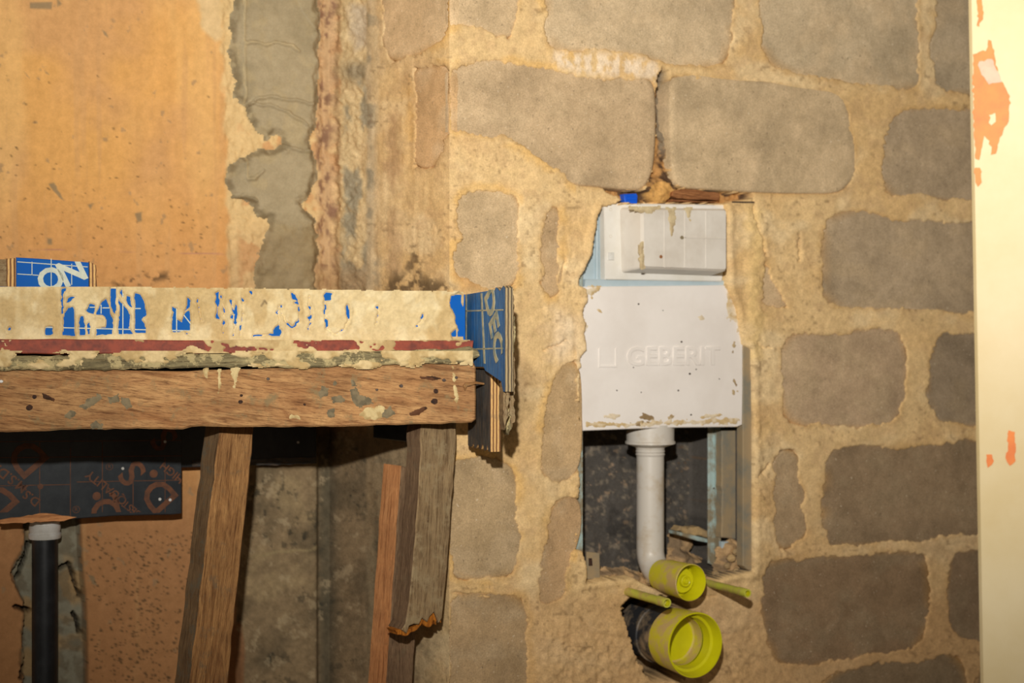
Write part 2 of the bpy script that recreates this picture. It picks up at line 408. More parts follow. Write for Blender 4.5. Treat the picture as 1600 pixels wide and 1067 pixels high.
def blotch(name, poly, plane, off, mat, parent, ca, cb, seed, rag=5, fs=5, th=.0011, step=1.3, cover=0.0):
    """ragged thin splash of cement stuck on a surface"""
    P = np.array(poly, float); pad = 3
    def dd(X, Y): return sdf(poly, X, Y, 40)+(fbm(X, Y, fs, 3, 700+seed, .6)-.5)*rag*2+cover
    return grid_field(name, plane, np.arange(P[:, 0].min()-pad, P[:, 0].max()+pad, step), np.arange(P[:, 1].min()-pad, P[:, 1].max()+pad, step),
        lambda X, Y: th*ss(.5, -2.0, dd(X, Y))-.0006+(fbm(X, Y, 4, 2, 730+seed)-.5)*th*.6*(dd(X, Y) < -.5),
        lambda X, Y, H: mix(np.ones(X.shape+(3,))*lin(ca), lin(cb), ss(.4, .62, fbm(X, Y, 9, 3, 750+seed))), mat, parent, keep=lambda X, Y: dd(X, Y) < 1.2, off=off)
SPL = {'splash': ((136,122,94), (112,102,80)), 'splashlight': ((216,194,142), (186,160,110)), 'hole': ((96,62,40), (60,40,28))}
# ------------------------------------------------------------------ right wall: sandcrete blocks in smeared mortar
BL = [  # outline, grow, colour, face offset
 ([(702,-120),(812,-120),(806,58),(782,56),(752,44),(716,36),(702,42)], 8, (178,160,130), -.0015),
 ([(853,-120),(1150,-120),(1143,96),(1118,102),(1050,101),(1030,94),(990,82),(940,75),(880,79),(858,72),(853,40)], 8, (176,161,134), -.0015),
 ([(1185,-120),(1430,-120),(1435,60),(1437,128),(1425,144),(1380,136),(1300,124),(1240,115),(1206,100),(1190,72)], 8, (170,157,132), -.0015),
 ([(1460,-120),(1620,-120),(1620,158),(1505,148),(1472,140),(1459,125),(1457,60),(1466,12)], 8, (160,148,126), -.0015),
 ([(702,106),(760,98),(800,100),(818,106),(842,108),(900,121),(960,126),(1016,122),(1026,135),(1028,200),(1024,262),(1012,290),(1000,298),(930,292),(900,290),(870,268),(842,246),(815,228),(786,210),(760,212),(735,206),(702,206)], 2.2, (168,150,122), -.001),
 ([(1052,118),(1100,124),(1150,132),(1200,134),(1260,144),(1310,150),(1322,176),(1334,240),(1330,285),(1312,303),(1240,303),(1180,301),(1100,296),(1058,292),(1049,272),(1047,190),(1047,130)], 2.2, (172,156,128), .0015),
 ([(1396,182),(1420,168),(1500,174),(1620,168),(1620,315),(1500,314),(1440,303),(1386,304),(1380,282),(1382,222)], 8, (154,140,118), -.0015),
 ([(716,318),(728,302),(755,297),(790,298),(806,308),(810,340),(807,448),(772,452),(742,440),(712,432),(710,385),(726,372),(714,358)], 8, (172,154,124), -.0015),
 ([(850,345),(862,318),(873,326),(872,400),(876,440),(870,460),(856,464),(849,446),(855,430),(846,400)], 6, (170,148,116), -.0015),
 ([(1288,350),(1306,333),(1360,331),(1400,346),(1450,342),(1500,350),(1620,348),(1620,494),(1480,488),(1400,483),(1312,480),(1290,470),(1284,440),(1286,390)], 8, (154,140,118), -.0015),
 ([(1224,534),(1240,520),(1300,526),(1350,516),(1400,515),(1412,530),(1418,600),(1406,650),(1390,664),(1300,666),(1230,660),(1222,620)], 8, (158,140,116), -.0015),
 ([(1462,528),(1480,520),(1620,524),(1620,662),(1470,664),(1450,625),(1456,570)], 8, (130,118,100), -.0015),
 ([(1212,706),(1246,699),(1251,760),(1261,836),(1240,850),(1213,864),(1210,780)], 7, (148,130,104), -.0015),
 ([(1294,706),(1340,695),(1440,701),(1500,688),(1620,692),(1620,826),(1450,842),(1302,852),(1288,846),(1287,760)], 8, (130,114,92), -.0015),  # lower right blocks: light falloff towards the bottom is put into their darker colours
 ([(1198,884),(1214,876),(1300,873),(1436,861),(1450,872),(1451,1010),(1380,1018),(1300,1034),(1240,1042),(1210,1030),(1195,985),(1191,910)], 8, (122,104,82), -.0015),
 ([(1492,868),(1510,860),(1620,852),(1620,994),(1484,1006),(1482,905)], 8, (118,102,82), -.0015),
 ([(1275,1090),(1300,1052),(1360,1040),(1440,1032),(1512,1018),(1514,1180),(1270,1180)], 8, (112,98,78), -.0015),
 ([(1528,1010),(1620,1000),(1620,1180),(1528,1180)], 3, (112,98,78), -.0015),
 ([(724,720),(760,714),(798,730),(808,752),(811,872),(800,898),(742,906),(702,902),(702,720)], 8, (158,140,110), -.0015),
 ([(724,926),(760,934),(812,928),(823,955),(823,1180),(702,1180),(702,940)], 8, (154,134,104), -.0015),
 ([(862,592),(884,566),(904,560),(906,690),(900,744),(872,756),(846,746),(848,680)], 6, (168,146,112), -.0015),
 ([(864,792),(884,774),(904,776),(906,830),(892,860),(880,938),(852,948),(842,930),(850,862)], 6, (160,136,104), -.0015),
 ([(1196,404),(1206,434),(1212,444),(1222,470),(1236,476),(1214,482),(1190,480),(1192,440)], 4, (168,148,118), -.0015),
]
MB_ = [
 ([(600,-120),(702,-120),(702,42),(690,62),(650,84),(612,98),(600,70)], 6, (182,162,130), -.0015),
 ([(648,104),(702,106),(702,206),(694,228),(672,262),(648,260)], 6, (182,154,116), -.0015),
]
NICHE = [(942,320),(934,336),(930,362),(926,395),(915,420),(903,438),(903,446),(914,452),(919,468),(912,486),(915,505),(913,522),(916,545),(906,562),(904,640),(905,720),(903,790),(900,842),(896,858),(908,862),(914,880),(916,912),(950,906),(990,904),(1012,916),(1040,926),(1080,922),(1100,912),(1140,900),(1175,893),(1175,860),(1175,700),(1174,600),(1173,545),(1160,538),(1157,515),(1150,480),(1139,455),(1137,400),(1136,318),(1060,316)]
PIPEHOLE = [(975,945),(990,930),(1020,932),(1060,930),(1075,945),(1092,975),(1100,1010),(1090,1050),(1060,1066),(1020,1066),(1000,1040),(988,1010),(980,980)]
CRACKGAP = [(1034,104),(1046,112),(1049,140),(1048,190),(1050,272),(1059,292),(1060,300),(1010,300),(1012,290),(1023,262),(1027,200),(1025,150),(1028,120)]
TOPGAP = [(935,290),(1000,297),(1016,296),(1056,292),(1100,296),(1176,301),(1178,308),(1140,318),(1060,318),(960,318),(975,312),(950,300)]
# ochre colours as photographed at tank height
MORT = lin((216,186,134)); OCH = lin((202,160,98)); PALE = lin((226,204,160)); WHT = lin((228,212,186)); TAUPE = lin((184,152,112))
def warp(X, Y, k=1.0):
    return X+(fbm(X, Y, 22, 4, 11)-.5)*14*k+(fbm(X, Y, 5, 2, 15)-.5)*8*k, Y+(fbm(X, Y, 22, 4, 21)-.5)*14*k+(fbm(X, Y, 5, 2, 25)-.5)*8*k
def chaikin(p, k=2):
    p = np.array(p, float)
    for _ in range(k):
        n = np.roll(p, -1, 0); a = p*.78+n*.22; b = p*.22+n*.78
        q = np.empty((len(p)*2, 2)); q[0::2] = a; q[1::2] = b
        p = q
    return [tuple(v) for v in p]
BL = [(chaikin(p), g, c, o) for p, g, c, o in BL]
_cache = {}
def right_fields(X, Y):
    key = (X.shape, float(X[0, 0])); BLK = MB_ if X[0, 0] < 600 else BL
    if key in _cache: return _cache[key]
    wx, wy = warp(X, Y, .9)
    b = np.full(X.shape, 999.0)
    for i, (pl, g, c, o) in enumerate(BLK):
        tight = (i in (4, 5)) and BLK is BL
        wt = ss(15, 45, abs(X-1037))*ss(292, 272, Y) if tight else 1.0; d = sdf(pl, X+(wx-X)*wt, Y+(wy-Y)*wt)
        b = np.minimum(b, d)
    ni = sdf(NICHE, X+(fbm(X, Y, 10, 3, 31)-.5)*7*(X < 1120), Y+(fbm(X, Y, 10, 3, 32)-.5)*5*(X < 1120))
    ho = sdf(PIPEHOLE, wx, wy); cg = sdf(CRACKGAP, X+(fbm(X, Y, 6, 2, 5)-.5)*4, Y); tg = sdf(TOPGAP, X, Y+(fbm(X, Y, 9, 2, 6)-.5)*6)
    _cache[key] = (b, ni, ho, cg, tg); return _cache[key]
def hR(X, Y):
    b, ni, ho, cg, tg = right_fields(X, Y)
    h = .0008+(fbm(X, Y, 120, 3, 41)-.5)*.005 + (fbm(X, Y, 26, 4, 44)-.5)*.0030 + (fbm(X, Y, 7, 3, 51, .6)-.5)*.0022
    # lumpy wet-thrown mortar below the niche and left of it
    lump = ss(940, 1000, Y)*ss(800, 900, X)*(1-ss(1170, 1230, X)) + ss(1175, 1160, X)*0
    h += lump*(fbm(X, Y, 12, 4, 61, .65)-.5)*.010
    st = (1-ss(880, 940, X))*ss(820, 880, X)*ss(300, 360, Y)
    h += st*(fbm(X*2.4, Y*.6, 16, 4, 64)-.5)*.006
    edge = ss(1160, 1172, X)*(1-ss(1185, 1215, X))*ss(300, 340, Y)*(1-ss(900, 940, Y))
    h += edge*(.004+(fbm(X, Y, 14, 4, 63)-.5)*.010)
    # vertical trowel drag near the joint with the left wall
    left = 1-ss(640, 705, X)
    h += left*((fbm(X, Y*.12, 14, 3, 71)-.5)*.006)
    # blocks: the mortar thins out on their edges and drops away under them
    h = np.where(b < 12, h+.0007*np.exp(-((b-3)/4.0)**2), h)
    h = h*(1-.55*ss(14, 0, b)) - .030*ss(1.0, -5.5, b)
    h = np.where(b < -4, -.030, h)
    # lip around the niche
    h += .004*np.exp(-((ni-5)/6.0)**2)*(Y > 320)
    h = np.where(ni < 0, -.20*ss(0, -7, ni)+(fbm(X, Y, 14, 3, 81)-.5)*.006*ss(-5, -9, ni)+h*ss(-7, 0, ni), h)
    h = np.where((ho < 0) & (ni >= 0), np.maximum(-.09, -.012*(-ho)-.01), h)
    fill = (fbm(X, Y, 8, 3, 83, .6)-.5)*.016
    low = ss(268, 285, Y)
    h = np.where((cg < 0), -.022+low*.014+fill*(1-.3*low)-.02*ss(1034, 1039, X)*ss(230, 180, Y)*ss(100, 130, Y), h)
    h = np.where((tg < 0) & (cg >= 0) & (ni >= 0), -.035+fill, h)
    pile = np.exp(-(((X-1037)/17)**2+((Y-300)/16)**2)); h = np.where(pile > .3, np.maximum(h, -.02+pile*.018+fill*.7), h)
    # hairline cracks
    for cr in ([(850,548),(868,540),(886,532)],[(1183,536),(1190,542),(1205,545)],[(873,440),(880,420),(884,405)],[(1249,365),(1250,390),(1250,408)],[(1190,740),(1200,725),(1182,745)],[(1176,312),(1180,340),(1190,370),(1196,400)],[(1080,935),(1100,932),(1120,930)],[(704,925),(730,930),(760,928),(800,934)]):
        d = sline(cr, X+(fbm(X, Y, 6, 2, 91)-.5)*6, Y+(fbm(X, Y, 6, 2, 92)-.5)*6); h -= .006*ss(2.4, .4, d)
    h = h*np.where(b > -1, ss(0, 8, abs(X-702)), 1.0)
    return h
def cR(X, Y, H):
    b, ni, ho, cg, tg = right_fields(X, Y)
    n1 = fbm(X, Y, 90, 4, 101); n2 = fbm(X, Y, 16, 4, 105); n3 = fbm(X, Y*.25, 26, 4, 107)
    c = np.ones(X.shape+(3,))*MORT
    c = mix(c, OCH, ss(.42, .70, n1)*.3)
    c = mix(c, PALE, ss(.5, .72, fbm(X, Y, 60, 4, 111))*.55)
    c = mix(c, TAUPE, ss(.52, .7, n2)*.30)
    c = mix(c, OCH*.82, np.exp(-((b-2)/4.5)**2)*.38*ss(.35, .6, fbm(X, Y, 40, 2, 115)))
    c = mix(c, lin((220,176,100)), np.exp(-((b-6)/8.)**2)*.5*(X < 900)*ss(.45, .6, fbm(X, Y, 50, 2, 116)))
    # pale strips low down are dirtier; left drag zone taupe
    for pl, col, k, f in (
        ([(606,180),(622,180),(628,262),(612,300),(602,260)], (184,152,112), .8, 10),
        ([(604,325),(622,322),(626,430),(604,440)], (186,156,116), .75, 8),
        ([(640,90),(700,100),(704,240),(650,275),(640,200)], (196,164,120), .6, 12),
        ([(868,80),(925,78),(985,92),(1026,100),(1020,128),(960,122),(905,112),(870,100)], (232,214,186), .8, 10),
        ([(862,480),(900,500),(902,560),(868,570),(858,530)], (224,204,172), .6, 20),
        ([(600,445),(612,428),(640,436),(680,440),(706,452),(700,470),(600,470)], (100,82,58), .9, 12),
        ([(638,385),(652,385),(656,440),(640,445)], (110,92,66), .8, 5),
        ([(790,560),(830,590),(810,680),(785,700)], (120,98,70), .6, 30),
        ([(712,420),(745,428),(760,455),(715,460)], (190,144,88), .6, 12),
        ([(830,740),(900,740),(900,790),(860,800)], (220,196,150), .5, 20),
        ([(600,-80),(640,-80),(640,90),(600,110)], (206,182,140), .6, 20),
        ([(1168,320),(1186,330),(1190,420),(1186,560),(1168,560)], (222,192,130), .7, 10),
        ):
        d = sdf(pl, X+(n2-.5)*24, Y+(n1-.5)*20); rg = ss(.40, .54, fbm(X, Y, 13, 4, 163, .65)) if max(col) < 115 else 1.0; rg = ss(.36, .56, fbm(X*1.6, Y*.8, 14, 4, 165, .65)) if min(col) > 180 else rg; c = mix(c, lin(col), k*ss(f, -f, d)*rg)
    # dark grime at the joint with the left wall, below the formwork
    # streaky: below the counter the surface is greyer, mouldy
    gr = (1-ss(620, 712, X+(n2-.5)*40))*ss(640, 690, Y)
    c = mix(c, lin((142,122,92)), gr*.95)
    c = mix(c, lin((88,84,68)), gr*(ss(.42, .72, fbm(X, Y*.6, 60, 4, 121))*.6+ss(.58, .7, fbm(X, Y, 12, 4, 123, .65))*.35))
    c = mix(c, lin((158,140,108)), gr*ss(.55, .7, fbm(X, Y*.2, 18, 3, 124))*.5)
    up = (1-ss(575, 600, X+(n3-.5)*26))*(1-ss(640, 690, Y))
    c = mix(c, lin((190,176,146)), up*.7)
    c = mix(c, lin((150,142,120)), up*ss(.5, .62, fbm(X, Y, 30, 4, 127))*.8)
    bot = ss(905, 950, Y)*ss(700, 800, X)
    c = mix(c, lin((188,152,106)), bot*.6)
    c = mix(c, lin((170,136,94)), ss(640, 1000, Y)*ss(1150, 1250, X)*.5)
    # shallow colour under niche back: dark speckled concrete
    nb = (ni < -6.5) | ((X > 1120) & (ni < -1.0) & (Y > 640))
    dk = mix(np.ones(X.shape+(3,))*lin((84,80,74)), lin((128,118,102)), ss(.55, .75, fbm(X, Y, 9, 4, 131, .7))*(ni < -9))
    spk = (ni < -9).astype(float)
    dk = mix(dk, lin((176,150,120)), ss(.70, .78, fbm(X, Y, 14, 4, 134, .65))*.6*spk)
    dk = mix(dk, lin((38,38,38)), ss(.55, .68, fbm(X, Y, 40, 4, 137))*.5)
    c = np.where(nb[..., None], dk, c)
    d = np.where((ho < -4) & (ni > 2), 1., 0.); c = mix(c, lin((60,52,44)), d*.7)
    cm = ((cg < 0) | ((tg < 0) & (ni > 2))).astype(float)
    c = mix(c, lin((168,124,72)), cm*.9); c = mix(c, lin((84,64,46)), cm*ss(.5, .62, fbm(X, Y, 12, 3, 141)))
    gd = cm*ss(1036, 1040, X)*ss(250, 220, Y); c = mix(c, lin((130,118,98)), gd)
    pile = np.exp(-(((X-1037)/17)**2+((Y-300)/16)**2)); c = mix(c, lin((206,160,92)), (pile > .3)*.8)
    c = c*(1+(fbm(X, Y, 7, 3, 171, .7)-.5)*.28+(fbm(X, Y, 45, 3, 175)-.5)*.18)[..., None]
    # specks
    sp = ss(.80, .86, vnoise(X, Y, 5, 151))*ss(.5, .6, fbm(X, Y, 60, 2, 153)); c = mix(c, lin((110,84,56)), sp*.4)
    return c
XS = axis(702, 703, 1540, 2300, 2.0); XS[0] = 702; YS = np.sort(axis(-430, -10, 1076, 1340, 2.0))
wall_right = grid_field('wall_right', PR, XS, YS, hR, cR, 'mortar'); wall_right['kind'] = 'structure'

def make_block(i, pl, grow, col, foff, plane=None, par=None):
    plane = plane or PR; par = par or wall_right
    q = np.array(dens(pl, 7), float)
    # grow outwards so the edges sit under the mortar
    c = q.mean(0); nx = np.roll(q, -1, 0)-np.roll(q, 1, 0); nn = np.stack([nx[:, 1], -nx[:, 0]], 1); nn /= (np.linalg.norm(nn, axis=1, keepdims=True)+1e-9)
    if np.sum(nn*(q-c)) < 0: nn = -nn
    gr_ = (.5+7.5*ss(15, 45, abs(q[:, 0]-1037))*ss(292, 272, q[:, 1]))[:, None] if grow == 2.2 else grow
    q = q+nn*gr_
    for _ in range(5 if grow > 2.5 else 0): q = (q*2+np.roll(q, 1, 0)+np.roll(q, -1, 0))/4
    if plane is PM: q[:, 0] = np.minimum(q[:, 0], 703)
    elif q[:, 0].min() < 720: q[:, 0] = np.maximum(q[:, 0], 701)
    n = len(q); rings = [1, 1, .985, .96, .92, .86, .78, .68, .57, .45, .33, .2, .08]
    V = []; C = []; rs = np.random.RandomState(i)
    base = lin(col)
    for k, s in enumerate(rings):
        r = c+(q-c)*s
        X = r[:, 0]; Y = r[:, 1]
        hh = foff+(fbm(X, Y, 40, 3, 200+i)-.5)*.0022+(fbm(X, Y, 9, 2, 230+i)-.5)*.0012
        if k == 0: hh = np.full(n, -.07)
        if k == 1: hh = np.full(n, foff-.007)
        if k == 2: hh = hh-.0022
        m = ss(.45, .7, fbm(X, Y, 70, 4, 260+i)); cc = base*(1-m[:, None]*.16)
        m = ss(.5, .72, fbm(X, Y, 30, 4, 290+i)); cc = cc*(1-m[:, None]*.5)+lin((186,168,138))*m[:, None]*.5*(base.mean()/.33)
        if k >= 1:
            e = {1: .8, 2: .7, 3: .5, 4: .25}.get(k, 0)*ss(.4, .6, fbm(X, Y, 30, 2, 320))*(abs(X-702) > 16)*(grow > 2.5); cc = cc*(1-e[:, None])+OCH*.55*e[:, None]
        for j in range(n):
            u, z = plane.sz(X[j], Y[j], 0); V.append(plane.P(u, z, float(hh[j])))
        C.append(cc)
    u, z = plane.sz(c[0], c[1], 0); V.append(plane.P(u, z, foff)); C.append(base[None, :])
    Fc = []
    R = len(rings)
    # orientation
    A = sum(q[a][0]*q[(a+1) % n][1]-q[(a+1) % n][0]*q[a][1] for a in range(n)); flip = A > 0
    for k in range(R-1):
        for j in range(n):
            j2 = (j+1) % n; f = [k*n+j, k*n+j2, (k+1)*n+j2, (k+1)*n+j]; Fc.append(f[::-1] if flip else f)
    for j in range(n):
        f = [(R-1)*n+j, (R-1)*n+(j+1) % n, R*n]; Fc.append(f[::-1] if flip else f)
    return finish('concrete_block', V, Fc, 'block', par, smooth=True, cols=np.concatenate(C, 0))
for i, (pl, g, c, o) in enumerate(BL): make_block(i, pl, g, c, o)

# ------------------------------------------------------------------ left wall: orange plaster, chase, exposed substrate
GCEM = [(374,-420),(372,-20),(364,25),(360,80),(371,130),(366,152),(384,160),(388,178),(400,200),(414,216),(428,204),(442,214),(446,228),(426,238),(408,238),(385,248),(364,258),(354,285),(366,308),(390,312),(404,330),(416,344),(424,338),(418,360),(406,400),(400,470),(494,470),(492,400),(491,345),(476,338),(464,318),(480,300),(490,270),(487,238),(478,222),(489,195),(492,150),(496,100),(493,0),(493,-420)]
CHASE = [(40,812),(122,800),(126,870),(132,940),(134,1000),(136,1240),(34,1240),(36,1000),(38,940),(22,905),(20,890),(38,860)]
def hL(X, Y):
    n2 = fbm(X, Y, 20, 4, 401); n1 = fbm(X, Y, 100, 3, 405)
    ed = 352+ (Y-200)*.035 + (n2-.5)*16
    sm = ss(ed+6, ed-2, X)                       # 1 on the orange plaster
    up = 1-ss(600, 660, Y)
    rough = (fbm(X, Y, 14, 5, 411, .7)-.5)*.016+(n1-.5)*.006-.003
    h = sm*((n1-.5)*.003+(fbm(X, Y, 24, 3, 407)-.5)*.0006) + (1-sm)*rough
    # crumbly vertical groove between the two walls
    gx = 512+(fbm(X*0, Y, 50, 3, 415)-.5)*14
    h -= up*.008*np.exp(-((X-gx)/11.0)**2)*(.2+1.2*fbm(X, Y, 12, 3, 417))
    h += up*(fbm(X, Y, 9, 4, 419, .65)-.5)*.012*np.exp(-((X-gx)/20.0)**2)
    lump = np.exp(-(((X-560)/26)**2+((Y-112)/16)**2)); h += lump*.006*fbm(X, Y, 12, 3, 421)*2
    # below the counter: smoother mouldy concrete
    dn = ss(640, 690, Y)*ss(362, 374, X); h = h*(1-dn)+dn*((n1-.5)*.004+(fbm(X, Y, 18, 4, 425)-.5)*.002)
    h += .012*ss(640, 690, Y)*ss(498, 490, X)*ss(368, 376, X)
    ch = sdf(CHASE, X+(n2-.5)*10*(X < 60)+(fbm(X, Y, 7, 2, 430)-.5)*4*(X < 60), Y)
    inn = -.020+(fbm(X, Y, 30, 4, 431)-.5)*.012
    h = np.where(ch < 0, np.minimum(inn, -.001), h)
    for cr in ([(28,905),(34,890),(42,872),(46,850)],[(24,948),(50,957)],[(98,890),(110,882),(118,900),(122,920),(128,932)],[(118,960),(124,975),(128,990)],[(32,1060),(38,1040)]):
        d = sline(cr, X+(fbm(X, Y, 5, 2, 92)-.5)*5, Y); h -= .030*ss(3.0+2.5*fbm(X, Y, 12, 2, 93), 1.0, d)
    return h
def cL(X, Y, H):
    n1 = fbm(X, Y, 130, 4, 441); n2 = fbm(X, Y, 20, 4, 445)
    OR = lin((226,172,102)); OR2 = lin((214,164,108)); OR3 = lin((232,186,120))
    c = np.ones(X.shape+(3,))*OR
    c = mix(c, OR2, ss(.4, .7, n1)); c = mix(c, OR3, ss(.45, .7, fbm(X, Y*.3, 80, 4, 447))*.7)
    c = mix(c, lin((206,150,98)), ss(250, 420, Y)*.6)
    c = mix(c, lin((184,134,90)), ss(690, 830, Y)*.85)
    # dragged grey streaks and scrapes
    c = mix(c, lin((206,160,108)), ss(.60, .75, fbm(X, Y*.06, 12, 3, 451))*.45)
    c = mix(c, lin((170,140,104)), ss(.76, .82, fbm(X*.9+Y*.5, Y*.8-X*.5, 16, 4, 455))*.7)
    for pl in ([(46,6),(82,4),(80,16),(46,15)],[(88,-2),(96,8),(90,12)],[(160,48),(166,52),(168,60),(162,56)],[(74,286),(84,284),(92,296),(102,312),(94,308)],[(37,110),(46,120),(40,116)],[(212,332),(222,330),(224,344),(216,346)],[(75,370),(82,370),(83,380),(76,380)],[(70,108),(76,116),(71,114)],[(140,318),(148,316),(142,326)],[(138,898),(148,900),(152,916),(144,912)]):
        c = mix(c, lin((146,128,98)), ss(1.5, -1.5, sdf(pl, X+(n2-.5)*8, Y+(n1-.5)*8))*.85)
    rs = np.random.RandomState(5)
    for k in range(700):                         # spatter
        if k < 150: x, y = rs.uniform(0, 345), rs.uniform(60, 445)**1.0; y = 445-abs(rs.randn())*130
        else: x, y = rs.uniform(136, 300), rs.uniform(830, 1066); x = min(300, 220+rs.randn()*55)
        r = rs.uniform(.5, 1.7)*(1.0 if k > 120 else .8); a = rs.uniform(-.8, .2)
        sel = (abs(X-x) < 8) & (abs(Y-y) < 8)
        if sel.any():
            xx = (X[sel]-x); yy = (Y[sel]-y); d = np.hypot((xx*math.cos(a)-yy*math.sin(a))/1.7, xx*math.sin(a)+yy*math.cos(a))
            m = ss(r+.8, r-.8, d)*.75; c[sel] = c[sel]*(1-m[:, None])+lin((86,70,48))*m[:, None]
    purple = ss(1.6, .4, abs(Y-(388+X*.026)))*ss(.4, .6, fbm(X, Y, 50, 2, 461)); c = mix(c, lin((170,120,120)), purple*.5)
    gd = sdf([(170,440),(205,436),(240,428),(262,426),(258,436),(230,446),(180,448)], X+(n2-.5)*24, Y+(n1-.5)*10); c = mix(c, lin((92,72,50)), ss(8, -8, gd)*ss(.46, .6, fbm(X, Y, 11, 4, 463, .6)))
    # cream scrape top right of the plaster
    d = sdf([(302,-60),(345,-60),(350,60),(338,66),(318,48),(310,20)], X+(n2-.5)*16, Y+(n2-.5)*16); c = mix(c, lin((224,198,150)), ss(4, -4, d)*.85)
    # broken edge and substrate
    ed = 352+(Y-200)*.035+(n2-.5)*16
    up = 1-ss(600, 660, Y)
    out = ss(ed-6, ed+3, X)*up
    c = mix(c, lin((226,196,142)), out*.95)
    c = mix(c, lin((206,150,98)), out*ss(.5, .62, fbm(X, Y, 26, 4, 465))*.7*ss(368, 380, X))
    c = mix(c, lin((186,150,108)), out*ss(330, 420, Y)*.5)
    # brown crumbly strip
    st = np.exp(-((X-508-(fbm(X, Y, 30, 4, 467)-.5)*26)/(8+10*fbm(X, Y, 40, 3, 468)))**2)*up
    c = mix(c, lin((200,166,124)), np.clip(st*1.3, 0, 1))
    c = mix(c, lin((134,100,80)), np.clip(st*1.3, 0, 1)*ss(.47, .62, fbm(X, Y*.5, 11, 4, 471, .7))*.85)
    c = mix(c, lin((112,84,66)), ss(6, 1, abs(X-(524+(fbm(X*0, Y, 60, 2, 475)-.5)*8)))*up*.3)
    # grey-cream band next to the blocks
    bd = ss(526, 534, X)*up
    c = mix(c, lin((216,194,148)), bd*.9)
    c = mix(c, lin((158,152,130)), bd*ss(.46, .58, fbm(X, Y*.6, 34, 4, 481))*ss(60, 140, Y)*.9)
    c = mix(c, lin((200,186,160)), bd*ss(8, -8, sdf([(543,5),(572,8),(572,70),(552,80),(546,50)], X+(n2-.5)*14, Y))*.9)
    lump = np.exp(-(((X-560)/26)**2+((Y-112)/16)**2)); c = mix(c, lin((150,138,112)), np.clip(lump*1.3, 0, 1)*.9)
    c = mix(c, lin((170,136,92)), ss(395, 440, Y)*ss(480, 500, X)*up*.6)
    # grime below the counter, right of the first prop
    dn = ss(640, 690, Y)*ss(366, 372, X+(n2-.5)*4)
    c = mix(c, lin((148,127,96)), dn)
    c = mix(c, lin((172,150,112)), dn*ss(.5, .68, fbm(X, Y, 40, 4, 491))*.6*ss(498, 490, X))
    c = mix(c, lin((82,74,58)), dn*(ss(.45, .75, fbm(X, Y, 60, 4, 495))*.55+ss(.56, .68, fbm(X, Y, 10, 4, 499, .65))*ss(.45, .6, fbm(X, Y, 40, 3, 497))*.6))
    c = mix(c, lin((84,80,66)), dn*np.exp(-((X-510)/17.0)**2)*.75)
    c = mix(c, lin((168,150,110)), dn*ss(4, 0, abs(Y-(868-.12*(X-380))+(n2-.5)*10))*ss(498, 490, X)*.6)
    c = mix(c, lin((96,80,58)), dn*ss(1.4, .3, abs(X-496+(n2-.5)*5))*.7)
    c = mix(c, lin((140,96,62)), ss(3, -3, sdf([(358,980),(374,970),(380,1010),(372,1240),(352,1240)], X, Y))*.8)
    c = c*(1+(fbm(X, Y, 6, 3, 541, .7)-.5)*(.10+.55*dn)+(fbm(X, Y*.08, 9, 2, 545)-.5)*.10)[..., None]
    c = mix(c, lin((196,176,140)), dn*ss(.60, .70, fbm(X, Y, 22, 5, 551, .7))*.45)
    # chase
    ch = sdf(CHASE, X+(n2-.5)*10*(X < 60)+(fbm(X, Y, 7, 2, 430)-.5)*4*(X < 60), Y)
    cc = mix(np.ones(X.shape+(3,))*lin((150,146,126)), lin((176,148,106)), ss(.45, .6, fbm(X, Y, 40, 3, 501)))
    cc = mix(cc, lin((116,104,82)), ss(.5, .65, fbm(X, Y, 18, 4, 505))*.6)
    c = np.where((ch < 1)[..., None], cc, c)
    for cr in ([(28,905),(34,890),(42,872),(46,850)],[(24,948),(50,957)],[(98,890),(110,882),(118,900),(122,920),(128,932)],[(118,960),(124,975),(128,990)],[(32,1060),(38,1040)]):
        c = mix(c, lin((44,36,28)), ss(3.4, 1.4, sline(cr, X+(fbm(X, Y, 5, 2, 92)-.5)*5, Y))*.9)  # shade deep inside the cracks, painted as near-black brown
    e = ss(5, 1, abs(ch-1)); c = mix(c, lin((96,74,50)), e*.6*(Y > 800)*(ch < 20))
    return c
XL = axis(-760, -14, 514, 515, 2.0); XL = np.append(XL[XL < 515], 515.0)
def seam(X, Y): return np.minimum(ss(0, 8, abs(X-515)), 1)
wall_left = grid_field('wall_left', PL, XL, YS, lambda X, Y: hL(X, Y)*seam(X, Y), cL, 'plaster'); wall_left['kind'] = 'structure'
XM = np.append(np.arange(515, 701, 1.7), 702.0)
def hM(X, Y):
    k = ss(560, 584, X); return (hL(X, Y)*(1-k)+hR(X, Y)*k)*seam(X, Y)
def cM(X, Y, H):
    k = ss(568, 576, X)[..., None]; return cL(X, Y, H)*(1-k)+cR(X, Y, H)*k
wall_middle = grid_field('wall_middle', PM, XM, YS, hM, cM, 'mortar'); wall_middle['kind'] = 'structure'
for i, (pl, g, c, o) in enumerate(MB_): make_block(40+i, pl, g, c, o, PM, wall_middle)

